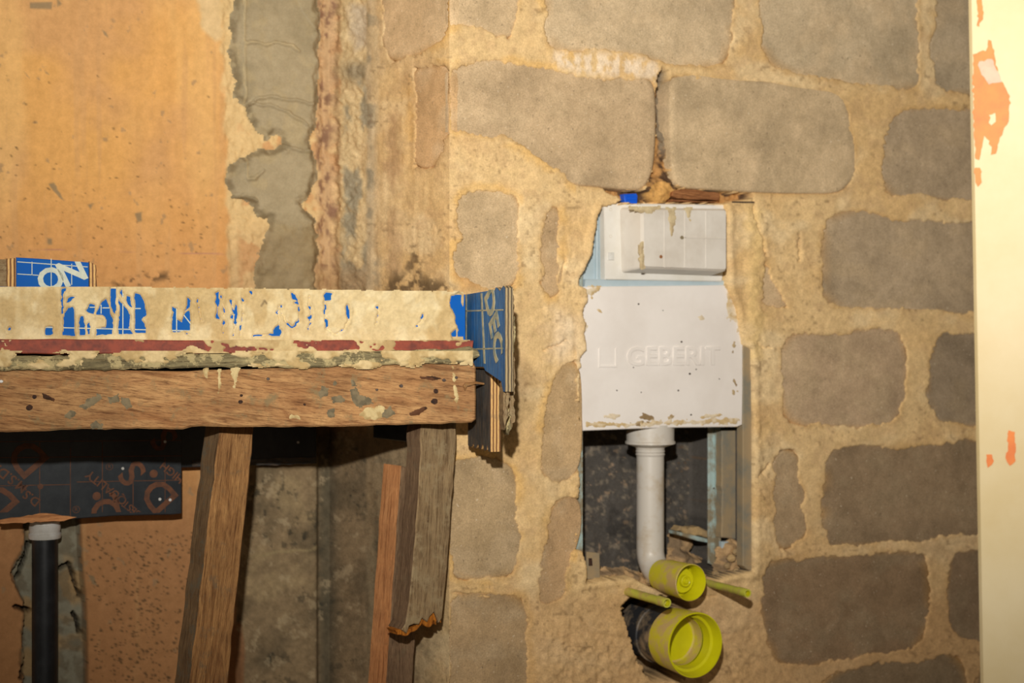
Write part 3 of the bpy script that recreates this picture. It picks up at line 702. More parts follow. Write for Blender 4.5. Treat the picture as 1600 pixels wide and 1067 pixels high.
def hCem(X, Y):
    d = sdf(GCEM, X+(fbm(X, Y, 14, 4, 511)-.5)*14, Y+(fbm(X, Y, 14, 4, 515)-.5)*12, 40)
    h = .0075*ss(1, -7, d)-.004*ss(0, 3, d)+.003+(fbm(X, Y, 60, 3, 517)-.5)*.005
    h += (fbm(X, Y, 8, 3, 518)-.5)*.0012+.004*ss(.55, .7, fbm(X, Y, 20, 3, 519))*ss(-14, -3, d)
    h += .003*ss(3.0, 0, sline([(379,-30),(380,100),(383,280)], X+(fbm(X*0, Y, 40, 2, 519)-.5)*4, Y))
    for l in ([(381,68),(400,68),(412,72),(430,67),(448,72),(465,82)],[(382,170),(400,155),(430,152),(450,158),(486,162)],[(388,163),(420,166),(450,178),(478,196)],[(440,228),(450,234),(470,236),(485,238)],[(360,308),(380,308),(398,314)],[(384,282),(395,280),(408,268)]):
        dd = sline(l, X+(fbm(X, Y, 12, 2, 521)-.5)*6, Y+(fbm(X, Y, 12, 2, 522)-.5)*6); h += .0065*ss(3.4, 0, dd)-.0014*ss(3, 0, abs(dd-5))
    b = np.exp(-(((X-443)/7)**2+((Y-236)/6)**2)); h += b*.008
    low = ss(325, 350, Y); h += low*(fbm(X, Y, 26, 4, 525)-.5)*.022
    return h
def cCem(X, Y, H):
    n = fbm(X, Y, 60, 4, 531); c = np.ones(X.shape+(3,))*lin((172,158,128))
    c = mix(c, lin((160,147,118)), ss(.4, .65, n)); c = mix(c, lin((182,164,124)), ss(.5, .7, fbm(X, Y, 24, 4, 535))*.4)
    d = sdf(GCEM, X, Y, 40); c = mix(c, lin((128,114,86)), ss(-9, -2, d)*ss(.4, .55, fbm(X, Y, 12, 3, 537))*.7)
    c = mix(c, lin((142,122,88)), ss(330, 380, Y)*.6)
    c = mix(c, lin((176,170,150)), ss(2.0, 0, abs(sdf([(440,-60),(500,-60),(500,60),(470,20)], X, Y, 80)))*.3)
    for l in ([(381,68),(400,68),(412,72),(430,67),(448,72),(465,82)],[(379,-30),(380,100),(383,280)]):
        c = mix(c, lin((196,178,138)), ss(2.6, .6, sline(l, X+(fbm(X, Y, 12, 2, 521)-.5)*6, Y+(fbm(X, Y, 12, 2, 522)-.5)*6))*.6)
    return c
cem = grid_field('cement_patch', PL, np.arange(340, 506, 2.0), np.concatenate([np.arange(-300, -10, 30), np.arange(-10, 470, 2.0)]), hCem, cCem, 'cement', wall_left,
                 keep=lambda X, Y: sdf(GCEM, X+(fbm(X, Y, 14, 4, 511)-.5)*14, Y+(fbm(X, Y, 14, 4, 515)-.5)*12, 40) < 3)
cem['label'] = 'thick grey cement trowelled beside the orange plaster'

# floor, ceiling, jamb
def quadbox(name, x0, x1, y0, y1, z0, z1, mat):
    V = [(x, y, z) for z in (z0, z1) for y in (y0, y1) for x in (x0, x1)]
    o = finish(name, V, [[0,2,3,1],[4,5,7,6],[0,1,5,4],[2,6,7,3],[0,4,6,2],[1,3,7,5]], mat); o['kind'] = 'structure'; return o
quadbox('floor', -2.0, 3.2, -1.2, 4.4, -.1, 0.0, 'floor')
quadbox('ceiling', -2.0, 3.2, -1.2, 4.4, 2.05, 2.15, 'ceil')

PJ = Plane(.325*1.75, 1.75, math.radians(-24))
jamb = slab('trim_1', [(1513-20*533/1067*.0-11.5,-640),(1780,-640),(1780,1640),(1533+8.5,1640)], PJ, 0, .10, ['post'], bev=.004, grain=(0, 1)); jamb['kind'] = 'structure'
jamb['label'] = 'cream painted door jamb with orange chips at the right edge'
for k, (pl, m) in enumerate([
    ([(1524,-30),(1534,0),(1536,30),(1530,42),(1526,40),(1527,10)], 'chip'),
    ([(1520,85),(1540,80),(1544,62),(1550,70),(1556,95),(1560,120),(1568,130),(1578,150),(1576,190),(1562,215),(1556,240),(1548,242),(1546,220),(1538,212),(1530,250),(1524,248),(1521,180)], 'chip'),
    ([(1530,96),(1550,92),(1566,128),(1545,132),(1532,112)], 'chipg'),
    ([(1523,262),(1531,262),(1534,285),(1528,292),(1524,285)], 'chip'),
    ([(1576,672),(1586,675),(1587,720),(1578,728),(1571,715)], 'chip'),
    ([(1541,710),(1550,710),(1550,726),(1543,731)], 'chip'),
    ([(1545,180),(1555,176),(1556,190),(1549,196)], 'post'),
    ]):
    slab('paint_chip', pl, PJ, .0006+.0004*(k in (2, 6)), .0012, [m], jamb, bev=.0002, step=5, jit=1.2, seed=k)

# ------------------------------------------------------------------ formwork
BO = 0.0                                          # front of the big plank in front of the left wall
# the freshly cast worktop behind the front form board
_fp = [PF.W(-150, 500, -.062), PF.W(712, 500, -.062), PR.W(706, 500, .003), PR.W(702, 500, .003), PM.W(560, 500, .003), PM.W(518, 500, .004), PL.W(500, 500, .004), PL.W(-300, 500, .004)]
_zt = PF.W(300, 457, -.06).z; _zb = PF.W(300, 560, -.06).z; _n8 = len(_fp)
ctop = finish('concrete_worktop', [(p.x, p.y, _zb) for p in _fp]+[(p.x, p.y, _zt) for p in _fp],
              [list(range(_n8))[::-1], list(range(_n8, 2*_n8))]+[[i, (i+1) % _n8, _n8+(i+1) % _n8, _n8+i] for i in range(_n8)], 'splash')
tag(ctop, 'freshly cast concrete worktop behind the long blue form board', 'worktop')
# soffit sheet and bearers: black ply under the slab
fb = thing('form_board', PF.W(360, 560, -.04), 'long horizontal blue form board smeared with pale cement slurry', 'board')
bd = slab('board_face', [(-160,445),(300,452),(727,460),(727,545),(-160,545)], PF, -.04, .018, ['blue', 'plyedge'], fb, sidemat=1)
HOLES = [ [(72,524),(72,512),(81,511),(82,523)], [(12,518),(13,512),(16,511),(17,517)],
 [(98,524),(101,492),(106,481),(115,481),(117,500),(117,525)], [(125,524),(124,505),(125,495),(130,495),(133,506),(133,523)], [(137,523),(136,508),(140,504),(141,522)],
 [(133,486),(141,474),(148,476),(148,490),(138,488)], [(104,474),(107,465),(112,463),(117,464),(112,471)], [(94,456),(96,450),(100,450),(98,460)],
 [(150,524),(151,514),(165,512),(167,500),(163,494),(150,491),(155,478),(164,466),(167,470),(174,493),(178,500),(176,523)],
 [(172,449),(181,449),(181,478),(180,492),(172,474)], [(184,522),(187,500),(186,466),(197,482),(203,492),(202,512),(208,522)], [(198,462),(205,464),(205,482),(200,476)],
 [(212,520),(210,510),(211,480),(212,456),(218,459),(226,472),(229,486),(229,492),(222,500),(227,508),(229,519)], [(188,456),(192,453),(193,462),(190,464)],
 [(269,518),(270,480),(276,482),(275,496),(284,504),(288,488),(296,485),(298,516),(284,518)], [(287,486),(294,472),(291,464),(299,470),(298,480)],
 [(366,484),(369,472),(371,490),(368,512),(366,500)], [(336,458),(341,455),(343,470),(340,482),(342,500),(338,498),(339,480)], [(427,515),(433,510),(440,516),(438,524),(428,524)],
 [(459,472),(463,470),(468,485),(466,478)], [(505,462),(509,456),(518,458),(516,468),(508,470)], [(705,462),(716,458),(721,462),(728,540),(712,540),(716,515),(710,490),(704,478)], [(704,520),(712,514),(714,530),(706,531)], [(541,478),(544,474),(546,492),(543,500)], [(456,458),(462,460),(464,470),(457,466)] ]
DRIP = [ [(344,462),(350,490),(348,520)], [(360,470),(366,500),(365,525)], [(378,462),(380,490),(376,524)], [(434,478),(436,500),(434,515)], [(483,462),(485,490),(483,518)], [(508,468),(508,500),(512,515),(522,522),(536,516),(544,500),(545,480)],
 [(440,478),(444,500),(455,512),(468,500),(466,480)], [(588,480),(590,495),(586,508)], [(652,508),(660,500),(662,492)], [(395,525),(430,523)], [(390,452),(395,462)], [(268,498),(270,474)], [(310,470),(314,500)], [(292,522),(298,524)], [(102,450),(96,460),(96,490)]]
def hS(X, Y):
    wx = X+(fbm(X, Y, 8, 3, 601)-.5)*5; wy = Y+(fbm(X, Y, 12, 3, 605)-.5)*5
    d = np.full(X.shape, 999.)
    for p in HOLES: d = np.minimum(d, sdf(p, wx, wy, 10))
    for p in DRIP: d = np.minimum(d, sline(p, X+(fbm(X, Y, 8, 3, 607)-.5)*9, wy, 12)-.2-1.6*ss(.50, .68, fbm(X, Y, 9, 2, 609)))
    h = .0024+(fbm(X, Y, 20, 3, 611)-.5)*.0030+(fbm(X, Y, 7, 3, 615, .65)-.5)*.0034+.0012*np.exp(-((d-3)/2.0)**2)
    h = np.where(d < 2.0, h*ss(-.4, 2.0, d)-.0014*ss(1.0, -.6, d), h)
    h += .0035*ss(522, 534, Y)
    return np.maximum(h, -.003)
def cS(X, Y, H):
    c = np.ones(X.shape+(3,))*lin((220,198,150)); c = mix(c, lin((232,214,170)), ss(.45, .65, fbm(X, Y, 20, 4, 621))*.8)
    c = mix(c, lin((196,166,112)), ss(.55, .7, fbm(X, Y*.5, 34, 4, 625))*.7)
    c = mix(c, lin((110,90,66)), ss(3, 0, sline([(408,478),(413,470),(416,474)], X, Y))*.8)
    return c
sl = grid_field('cement_slurry', PF, np.concatenate([np.arange(-158, -30, 6.0), np.arange(-30, 724, 1.6)]), np.concatenate([np.arange(448, 538, 1.6)]), hS, cS, 'slurry', fb, off=-.0395,
                keep=lambda X, Y: Y > 446.5+X*.0135+(fbm(X, Y, 9, 3, 631)-.5)*3)
def strip_px(name, a, b, wpx, plane, off, mat, parent, th=.0004):
    dx, dy = b[0]-a[0], b[1]-a[1]; l = math.hypot(dx, dy); nx, ny = -dy/l*wpx/2, dx/l*wpx/2
    return slab(name, [(a[0]+nx, a[1]+ny), (b[0]+nx, b[1]+ny), (b[0]-nx, b[1]-ny), (a[0]-nx, a[1]-ny)], plane, off, th, [mat], parent, bev=.0001)
for a, b in (((60,511),(300,517)), ((192,450),(192,530)), ((140,480),(152,480)), ((160,481),(172,481)), ((206,482),(220,482)), ((158,476),(158,490)), ((276,478),(276,530)), ((284,488),(298,506))):
    strip_px('printed_line', a, b, 1.7, PF, -.0393, 'print', bd)

rs_ = thing('red_strip', PF.W(360, 553, -.02), 'long red-brown strip of timber under the cement-smeared form board', 'strip')
slab('strip', [(-160,530),(740,532),(738,549),(600,553),(350,552),(-160,554)], PF, -.012, .025, ['red'], rs_, step=40, jit=.6, grain=(1, 0))
def smear(name, seed, y0, y1, base, x0, x1, dens_lo, dens_hi, off, mat, parent, ca, cb, prof=None):
    def hf(X, Y):
        n = fbm(X, Y*1.6, 34, 4, seed, .6); k = n + (prof(X, Y) if prof else 0)
        return .0030*ss(dens_lo, dens_hi, k)-.0015+(fbm(X, Y, 6, 3, seed+7)-.5)*.002*ss(dens_lo, dens_hi, k)
    def kf(X, Y):
        n = fbm(X, Y*1.6, 34, 4, seed, .6); return (n + (prof(X, Y) if prof else 0)) > dens_lo-.01
    o = grid_field(name, PF, np.arange(x0, x1, 1.8), np.arange(y0, y1, 1.6), hf, lambda X, Y, H: mix(np.ones(X.shape+(3,))*lin(ca), lin(cb), ss(.4, .65, fbm(X, Y, 18, 4, seed+3))), mat, parent, keep=kf, off=off)
    o['kind'] = 'stuff'; return o
# where cement hides the red: heavy between x 270 and 460
smear('cement_smear', 641, 531, 553, 0, -30, 738, .60, .66, -.0118, 'slurry', rs_, (214,190,140), (188,160,112),
      prof=lambda X, Y: .22*np.exp(-((X-395)/85.)**2)+.06*ss(536, 531, Y)+.10*ss(545, 551, Y)*ss(120, 200, X)-.06*ss(140, 60, X))
gs = thing('weathered_batten', PF.W(360, 577, 0), 'thin ragged grey weathered batten lying on the top edge of the wide plank', 'batten')
slab('batten', [(-160,556),(0,555),(100,556),(200,552),(330,553),(480,550),(600,548),(700,546),(735,541),(748,548),(752,556),(735,562),(722,568),(600,570),(500,574),(350,573),(250,576),(100,578),(-160,578)], PF, .008, .03, ['oldstrip'], gs, step=9, jit=.9, seed=4, grain=(1, 0), bev=.003)
smear('cement_smear', 661, 548, 578, 0, -30, 740, .56, .62, .0085, 'slurry', gs, (222,198,148), (196,168,116),
      prof=lambda X, Y: .10*ss(562, 553, Y)+.12*np.exp(-((X-250)/60.)**2)-.22*ss(570, 577, Y)+.14*np.exp(-((X-98)/14.)**2)*ss(566, 560, Y))
bm = thing('wide_plank', PF.W(360, 665, BO), 'wide rough brown plank carrying the formwork, spotted with cement', 'plank')
slab('plank', [(-160,580),(0,579),(130,578),(300,580),(420,575),(560,571),(741,567),(744,574),(744,655),(738,660),(640,663),(520,667),(300,667),(285,671),(130,670),(60,674),(-160,676)], PF, BO, .045, ['beam'], bm, step=16, jit=.5, seed=8, grain=(1, -.13), bev=.003)
for k, (x, y, r, m) in enumerate([(419,592,3,'nail'),(627,603,3.4,'nail'),(694,594,3,'nail'),(713,590,2.8,'nail'),(589,609,2.4,'nail'),(377,618,3,'hole'),(376,628,4,'hole'),(681,611,4.4,'hole'),(679,627,5.6,'hole'),(476,632,2.4,'hole'),(54,620,4,'hole'),(46,637,5.5,'hole'),(2,596,3,'collarwhite')]):
    pts = [(x+r*math.cos(t*math.pi/6)*random.uniform(.8, 1.15), y+r*.85*math.sin(t*math.pi/6)*random.uniform(.8, 1.1)) for t in range(12)]
    slab('nail_head' if m != 'hole' else 'knot_hole', pts, PF, BO+.0012 if m != 'hole' else BO+.0005, .003, [m], bm, bev=.0006)
for k, (pts, m) in enumerate([
    ([(504,604),(514,606),(512,618),(502,622),(498,614)], 'splash'), ([(518,622),(532,618),(540,626),(530,630),(520,632)], 'splash'),
    ([(548,610),(558,606),(562,618),(580,622),(582,630),(566,634),(562,640),(552,628)], 'splash'), ([(512,640),(522,638),(524,650),(512,652)], 'splash'),
    ([(560,648),(572,638),(600,635),(604,642),(596,654),(576,656)], 'splashlight'), ([(596,646),(610,636),(616,646),(604,652),(594,653)], 'splash'),
    ([(66,614),(76,618),(86,624),(84,627),(68,622)], 'hole'), ([(126,634),(140,622),(156,616),(160,622),(146,632),(132,640)], 'splash'),
    ([(190,622),(202,622),(206,634),(198,640),(190,630)], 'splash'), ([(170,622),(184,616),(186,626),(172,632)], 'splash'),
    ([(140,664),(150,658),(162,664),(158,669),(144,669)], 'splash'), ([(320,577),(324,577),(323,590),(320,586)], 'splashlight'), ([(340,578),(345,578),(344,608),(341,616),(341,596)], 'splashlight'), ([(362,576),(374,576),(370,590),(366,606),(364,592)], 'splashlight'),
    ([(706,570),(709,572),(712,600),(715,622),(713,632),(710,606)], 'splashlight'), ([(522,596),(526,594),(526,600),(522,601)], 'splash'), ([(550,594),(556,596),(557,603),(551,602)], 'splash'),
    ([(455,646),(470,650),(468,655),(452,654)], 'splashlight'), ([(96,650),(110,640),(120,644),(110,656)], 'splash'), ([(640,646),(652,640),(666,634),(668,638),(654,648),(642,650)], 'hole'),
    ([(655,588),(676,588),(690,591),(676,594),(658,592)], 'hole')]):
    blotch('cement_splash' if m != 'hole' else 'gouge', pts, PF, BO+.0005, 'slurry', bm, SPL[m][0], SPL[m][1], k, rag=3.5 if m != 'hole' else 1.5, th=.0010)['kind'] = 'stuff'
slab('splinter', [(724,602),(728,598),(744,596),(757,598),(757,601),(744,600),(730,604),(727,610)], PF, BO+.006, .004, ['leg'], bm, bev=.0008)

# end form boards run from the wall out into the room along the wall normal
def end_board(name, px_near, off_near, back, y_top, y_bot, th, mats, parent, raggedtop=None, raggedbot=None, seed=3):
    """vertical board perpendicular to the left wall; its inner (left) face is seen. px_near = front left corner"""
    A = PF.W(px_near, 560, off_near); u = PF.t.dot(A-PF.p)
    k = 24; V = []; Fc = []; uv = []; fm = []; rs = np.random.RandomState(seed)
    offs = [off_near-back*i/k for i in range(k+1)]
    top = []; bot = []
    for i, o in enumerate(offs):
        q = PF.P(u, 0, o); kk = q.y
        f = i/k
        top.append(y_top(f)); bot.append(y_bot(f))
    for side in (0, th):
        for i, o in enumerate(offs):
            q = PF.P(u+side, 0, o); V.append(Vector((q.x, q.y, bot[i]))); V.append(Vector((q.x, q.y, top[i])))
    n = (k+1)*2
    for i in range(k):
        a = 2*i
        Fc.append([a, a+1, a+3, a+2]); uv.append([(V[a].z, offs[i]), (V[a+1].z, offs[i]), (V[a+3].z, offs[i+1]), (V[a+2].z, offs[i+1])]); fm.append(0)
        Fc.append([n+a, n+a+2, n+a+3, n+a+1]); uv.append([(0, 0)]*4); fm.append(0)
        Fc.append([a+1, n+a+1, n+a+3, a+3]); uv.append([(0, 0), (0, th), (.02, th), (.02, 0)]); fm.append(1)
        Fc.append([a, a+2, n+a+2, n+a]); uv.append([(0, 0), (.02, 0), (.02, th), (0, th)]); fm.append(1)
    Fc.append([0, n, n+1, 1]); uv.append([(V[0].z, 0), (V[0].z, th), (V[1].z, th), (V[1].z, 0)]); fm.append(1)
    e = 2*k; Fc.append([e, e+1, n+e+1, n+e]); uv.append([(0, 0)]*4); fm.append(1)
    o = finish(name, V, Fc, mats, parent, uv, fm); return o, u
def zat(px, py, off, pl=None): return (pl or PF).W(px, py, off).z
blue = thing('blue_end_board', PF.W(790, 600, .12), 'scuffed blue ply end board with lettering standing upright at the right end of the formwork', 'board')
zt = zat(790, 450, .14)
ob, ub = end_board('board_face', 789, .14, .22, lambda f: zt+.004*math.sin(f*40)*(f < .3)-.004*f, lambda f: zat(790, 612 if f < .06 else (600-14*(f*3)), .14)+.0 if f < .5 else zat(790, 575, .14), .014, ['bluescuffed', 'plygrey'], blue)
# a plane lying on the inner face of the end board, for its print
class Side:
    pass
PS = Plane(0, 1, 0); _n = -PF.t; PS.n = Vector(_n); PS.t = Vector(-PF.n); PS.t = Vector((-PF.n.x, -PF.n.y, 0)); PS.p = PF.P(ub, 0, 0)
# PS.t runs from the room towards the wall; seen from the left that is right-to-left, so flip it
PS.t = Vector((PF.n.x, PF.n.y, 0))
text('lettering', 'DEC', PS, 771, 506, .0006, .066, -62, 'printedge', ob, .0004, .0022, clip=(724, 785, 452, 570))
for a, b in (((722,486),(786,484)), ((722,546),(786,544))): strip_px('printed_line', a, b, 2.2, PS, .0006, 'printedge', ob)
for a, b in (((728,460),(727,566)), ((752,458),(757,568))): strip_px('printed_line', a, b, 2.6, PS, .0006, 'printedge', ob)
# ragged weathered veneers on the outer side of its front edge
for k, (pl_, o_, m_) in enumerate([
    ([(790,449),(797,449),(798,520),(795,560),(797,620),(793,650),(790,610)], .132, 'greywood'), ([(795,446),(801,448),(803,500),(800,560),(797,575),(796,500)], .124, 'purplewood'),
    ([(799,470),(804,476),(806,520),(803,552),(799,540)], .112, 'oldstrip'), ([(797,560),(803,556),(806,590),(803,630),(806,652),(800,668),(797,640)], .104, 'greywood'), ([(792,640),(799,632),(801,664),(795,680),(790,668)], .100, 'oldstrip'), ([(787,600),(793,596),(795,650),(789,672),(786,650)], .128, 'greywood')]):
    slab('torn_veneer', pl_, PF, o_, .022, [m_], ob, step=5, jit=1.1, seed=k, grain=(0, 1), bev=.0006)
blk = thing('black_end_board', PF.W(775, 706, .02), 'short black-faced ply offcut with broken bottom edge below the blue end board', 'board')
def botf(f):
    j = [0, 0, 0, 2, 6, 1, 8, 10, 3, 5, 2, 2, 1]; i = int(f*60) % len(j)
    return zat(766, 706-j[i], .03)
oc, uc = end_board('board_face', 766, .03, .125, lambda f: zat(766, 576, .03), botf, .018, ['blackworn', 'plyedge'], blk, seed=9)

# props
QL = Plane(PF.W(330, 700, -.06).x, PF.W(330, 700, -.06).y, math.radians(36))
QC = Plane(PF.W(665, 700, -.05).x, PF.W(665, 700, -.05).y, math.radians(36))
QB = Plane(PF.W(620, 800, -.13).x, PF.W(620, 800, -.13).y, math.radians(36))
def leg(pl, name, pts, off, th, mats, left, label, grain, jit=.5, seed=1, cat='prop', **kw):
    t = thing(name, pl.W(sum(p[0] for p in pts)/len(pts), max(p[1] for p in pts), off), label, cat)
    t.location.z = min(pl.W(p[0], p[1], off).z for p in pts)
    return t, slab('timber', pts, pl, off, th, mats, t, step=22, jit=jit, seed=seed, grain=grain, left=left, bev=.002, **kw)
def ybase(pl, px): # py at which the floor is met
    q = pl.W(px, 533.5, 0); return 533.5+F*CZ/q.y
yb = ybase(QL, 300)
def lx(x0, y0, x1, y1, y): return x0+(x1-x0)*(y-y0)/(y1-y0)
lA, _ = leg(QL, 'timber_prop', [(347,640),(401,640),(lx(400,668,357,1067,yb),yb),(lx(345,668,297,1067,yb),yb)], 0, .058, ['leg', 'legside'], 1,
       'brown rough-sawn prop leaning under the middle of the wide plank', (.125, 1), .7, 2)
yb2 = ybase(QB, 590)
lB, tb = leg(QB, 'timber_prop', [(628,728),(665,736),(lx(665,736,645,1067,yb2),yb2),(lx(628,728,604,1067,yb2),yb2)], 0, .062, ['purplewood', 'orangewood'], 1,
       'slim prop with fresh orange sawn side, behind the broken grey plank', (.07, 1), .4, 3)
jag = [(690,966),(686,973),(682,962),(679,956),(672,964),(668,972),(660,966),(655,976),(648,975),(640,978),(636,990),(628,984),(634,975)]
lC = thing('broken_plank', PF.W(665, 992, -.055), 'weathered grey plank with torn orange lower end hanging under the right of the formwork', 'plank')
slab('timber', [(660,640),(714,640),(713,700),(704,820),(698,900),(691,966)]+jag[1:]+[(640,940),(648,850),(655,760)], QC, 0, .045, ['greywood', 'purplewood'], lC, step=14, jit=.5, seed=5, grain=(.06, 1), left=1, bev=.002)
slab('torn_end', [(690,958),(689,973),(684,968),(681,976),(677,968),(672,980),(664,978),(660,974),(652,984),(642,988),(634,994),(622,992),(618,985),(628,982),(642,982),(652,976),(664,962),(672,962),(680,948),(685,952)], QC, -.006, .03, ['splinter'], lC, step=4, jit=.8, seed=6, grain=(0, 1), bev=.001)

# black ply sheets behind the props
p1 = thing('black_ply_sheet', PL.W(130, 812, .07), 'large black film-faced ply sheet with brown lettering above the drain pipe', 'sheet')
P1 = slab('sheet', [(-160,560),(284,560),(284,802),(270,804),(180,806),(100,812),(-160,816)], PL, .075, .018, ['black', 'plyedge'], p1, sidemat=1)
slab('bare_ply', [(0,812),(30,808),(50,805),(62,802),(85,803),(105,806),(120,808),(100,814),(0,818)], PL, .0762, .002, ['orangewood'], P1, bev=.0003, step=6, jit=.6)
def pt(body, x, y, size, rot, bold=.0, sq=1.0): text('lettering', body, PL, x, y, .0756, size, rot, 'brownprint', P1, .0004, bold, squash=sq, clip=(-160, 283, 600, 801))
for a_ in (('D',250,773,.078,130,.0012),('S',208,738,.070,130,.0012),('Q',168,801,.072,130,.0012),('QUALITY',167,762,.0215,140,.0004),('HIGH',269,738,.021,140,.0004),
           ('BEST',206,795,.018,140,.0004),('M.S.D.',18,748,.024,140,.0004),('D.S.',48,777,.022,140,.0004),('D',45,714,.080,130,.0012),('D',-2,783,.08,130,.0012),('S',258,684,.07,130,.0012)):
    pt(*a_)
for x_, y_, r_ in ((240,740,.0075),(151,775,.0075),(63,760,.005)):
    lathe('printed_dot', PL.W(x_, y_, .0752), PL.n, [(0, r_), (.0005, r_), (.0006, .0001)], 'brownprint', P1, 16)
for x_, y_ in ((119,796),(171,729)): pt('R', x_, y_, .010, 0, 0)
lathe('ring_mark', PL.W(171, 729, .0752), PL.n, [(0, .0065), (.0004, .0065), (.0004, .0056), (0, .0056)], 'brownprint', P1, 24)
for a, b in (((0,715),(284,712)),((62,690),(62,808)),((160,690),(160,800)),((0,759),(110,757)),((120,753),(284,750)),((110,700),(110,806)),((208,720),(208,800)),((258,715),(258,800)),((0,690),(284,688))):
    strip_px('printed_line', a, b, 1.2, PL, .0755, 'brownprint', P1)
for x, y in ((192,732),(266,781),(258,690),(250,780)): slab('nail_head', [(x+2.4*math.cos(t), y+2.4*math.sin(t)) for t in [i*math.pi/4 for i in range(8)]], PL, .0765, .003, ['collarwhite'], P1, bev=.0004)
lathe('ring_mark', PL.W(119, 796, .0752), PL.n, [(0, .0065), (.0004, .0065), (.0004, .0056), (0, .0056)], 'brownprint', P1, 24)
p2 = thing('black_ply_sheet', PL.W(390, 728, .04), 'black ply sheet with worn lower edge behind the middle prop', 'sheet')
P2 = slab('sheet', [(240,560),(495,560),(495,724),(400,727),(240,732)], PL, .045, .018, ['black', 'plyedge'], p2, sidemat=1)
slab('worn_edge', [(300,719),(495,714),(495,724),(400,727),(300,729)], PL, .0462, .002, ['blackworn'], P2, bev=.0004, step=10, jit=.7)
slab('nail_head', [(466+2*math.cos(t), 691+2*math.sin(t)) for t in [i*math.pi/4 for i in range(8)]], PL, .0465, .003, ['collarwhite'], P2, bev=.0004)
p3 = slab('black_ply_offcut', [(583,600),(660,600),(660,690),(632,690),(583,684)], PM, .022, .018, ['black', 'plyedge'], sidemat=1)
tag(p3, 'small black ply offcut in shadow left of the broken grey plank', 'offcut')

# blue ply scrap standing on the worktop with an edge-on piece at its left
sc = thing('blue_ply_scrap', PF.W(80, 443, -.11), 'small blue ply scrap with pale letters standing above the left end of the form board', 'offcut')
S1 = slab('sheet', [(25,402),(60,404),(139,410),(139,456),(25,455)], PF, -.10, .018, ['blue', 'plyedge'], sc, sidemat=1)
slab('ply_edge', [(139,408),(150,414),(151,456),(139,456)], PF, -.103, .02, ['plyedge'], sc, grain=(0, 1), step=8, jit=.5)
text('lettering', 'O', PF, 80, 438, -.0996, .050, 25, 'print', S1, .0004, .0016, clip=(26, 138, 409, 452)); text('lettering', 'N', PF, 113, 426, -.0996, .055, 25, 'print', S1, .0004, .0016, clip=(26, 138, 408.5, 452))
for a, b in (((27,409),(137,417)),((80,404),(80,450)),((50,409),(50,430)),((112,412),(112,445)),((27,428),(60,430))): strip_px('printed_line', a, b, 1.4, PF, -.0994, 'print', S1)
sg = slab('ply_offcut', [(-160,405),(10,405),(24,404),(24,455),(-160,452)], PF, -.08, .03, ['greywood', 'plyedge'], grain=(1, 0))
tag(sg, 'grey weathered board end left of the blue ply scrap at the photo edge', 'offcut')
slab('ply_edge', [(10,404),(23,403),(24,455),(10,455)], PF, -.078, .003, ['plyedge'], sg, grain=(0, 1), step=8, jit=.4)

# black drain pipe in the chase
dp = thing('drain_pipe', PL.P(PL.sz(70, 900, .02)[0], 0, .02), 'black vertical drain pipe with white collar in the chase at lower left', 'pipe')
u_, _z = PL.sz(70, 900, .02); top = PL.P(u_, zat(70, 815, .02, PL), .02); 
lathe('pipe', Vector((top.x, top.y, 0)), Vector((0, 0, 1)), [(0, .0225), (zat(70, 832, .02, PL), .0225)], 'pipeblack', dp, 40, cap1=True)
z1 = zat(70, 841, .02, PL); lathe('collar', Vector((top.x, top.y, z1)), Vector((0, 0, 1)), [(0, .0235), (0, .0275), (.003, .0285), (.009, .0285), (.011, .0265), (.013, .0265), (.015, .0275), (.024, .0275), (.026, .026), (.032, .026)], 'collarwhite', dp, 40, cap1=True)

# ------------------------------------------------------------------ cistern in the niche
ct = thing('concealed_cistern', PR.W(1040, 670, -.05), 'pale blue and white concealed cistern with foam cover set in the block wall niche', 'cistern')
slab('tank_body', [(890,321),(1160,321),(1160,450),(890,450)], PR, -.030, .09, ['tankblue'], ct, bev=.006)
slab('tank_rib', [(932,330),(936,330),(937,448),(932,448)], PR, -.024, .010, ['tankblue'], ct, bev=.002)
slab('tank_base', [(915,436),(1152,438),(1152,450),(913,450)], PR, -.014, .02, ['tankblue'], ct, bev=.002)
FRM = slab('access_frame', [(944,317),(1146,320),(1146,330),(1128,440),(946,437)], PR, -.010, .018, ['tankwhite'], ct, bev=.002)
for pts in ([(951,394),(960,394),(960,406),(951,406)],):
    slab('square_clip', pts, PR, -.0075, .003, ['collarwhite'], FRM, bev=.0006)
for y in (327, 369): lathe('screw_boss', PR.W(954, y, -.0105), PR.n, [(0, .0035), (.001, .0035), (.001, .002), (.0003, .002)], 'cover', FRM, 16, cap1=True)
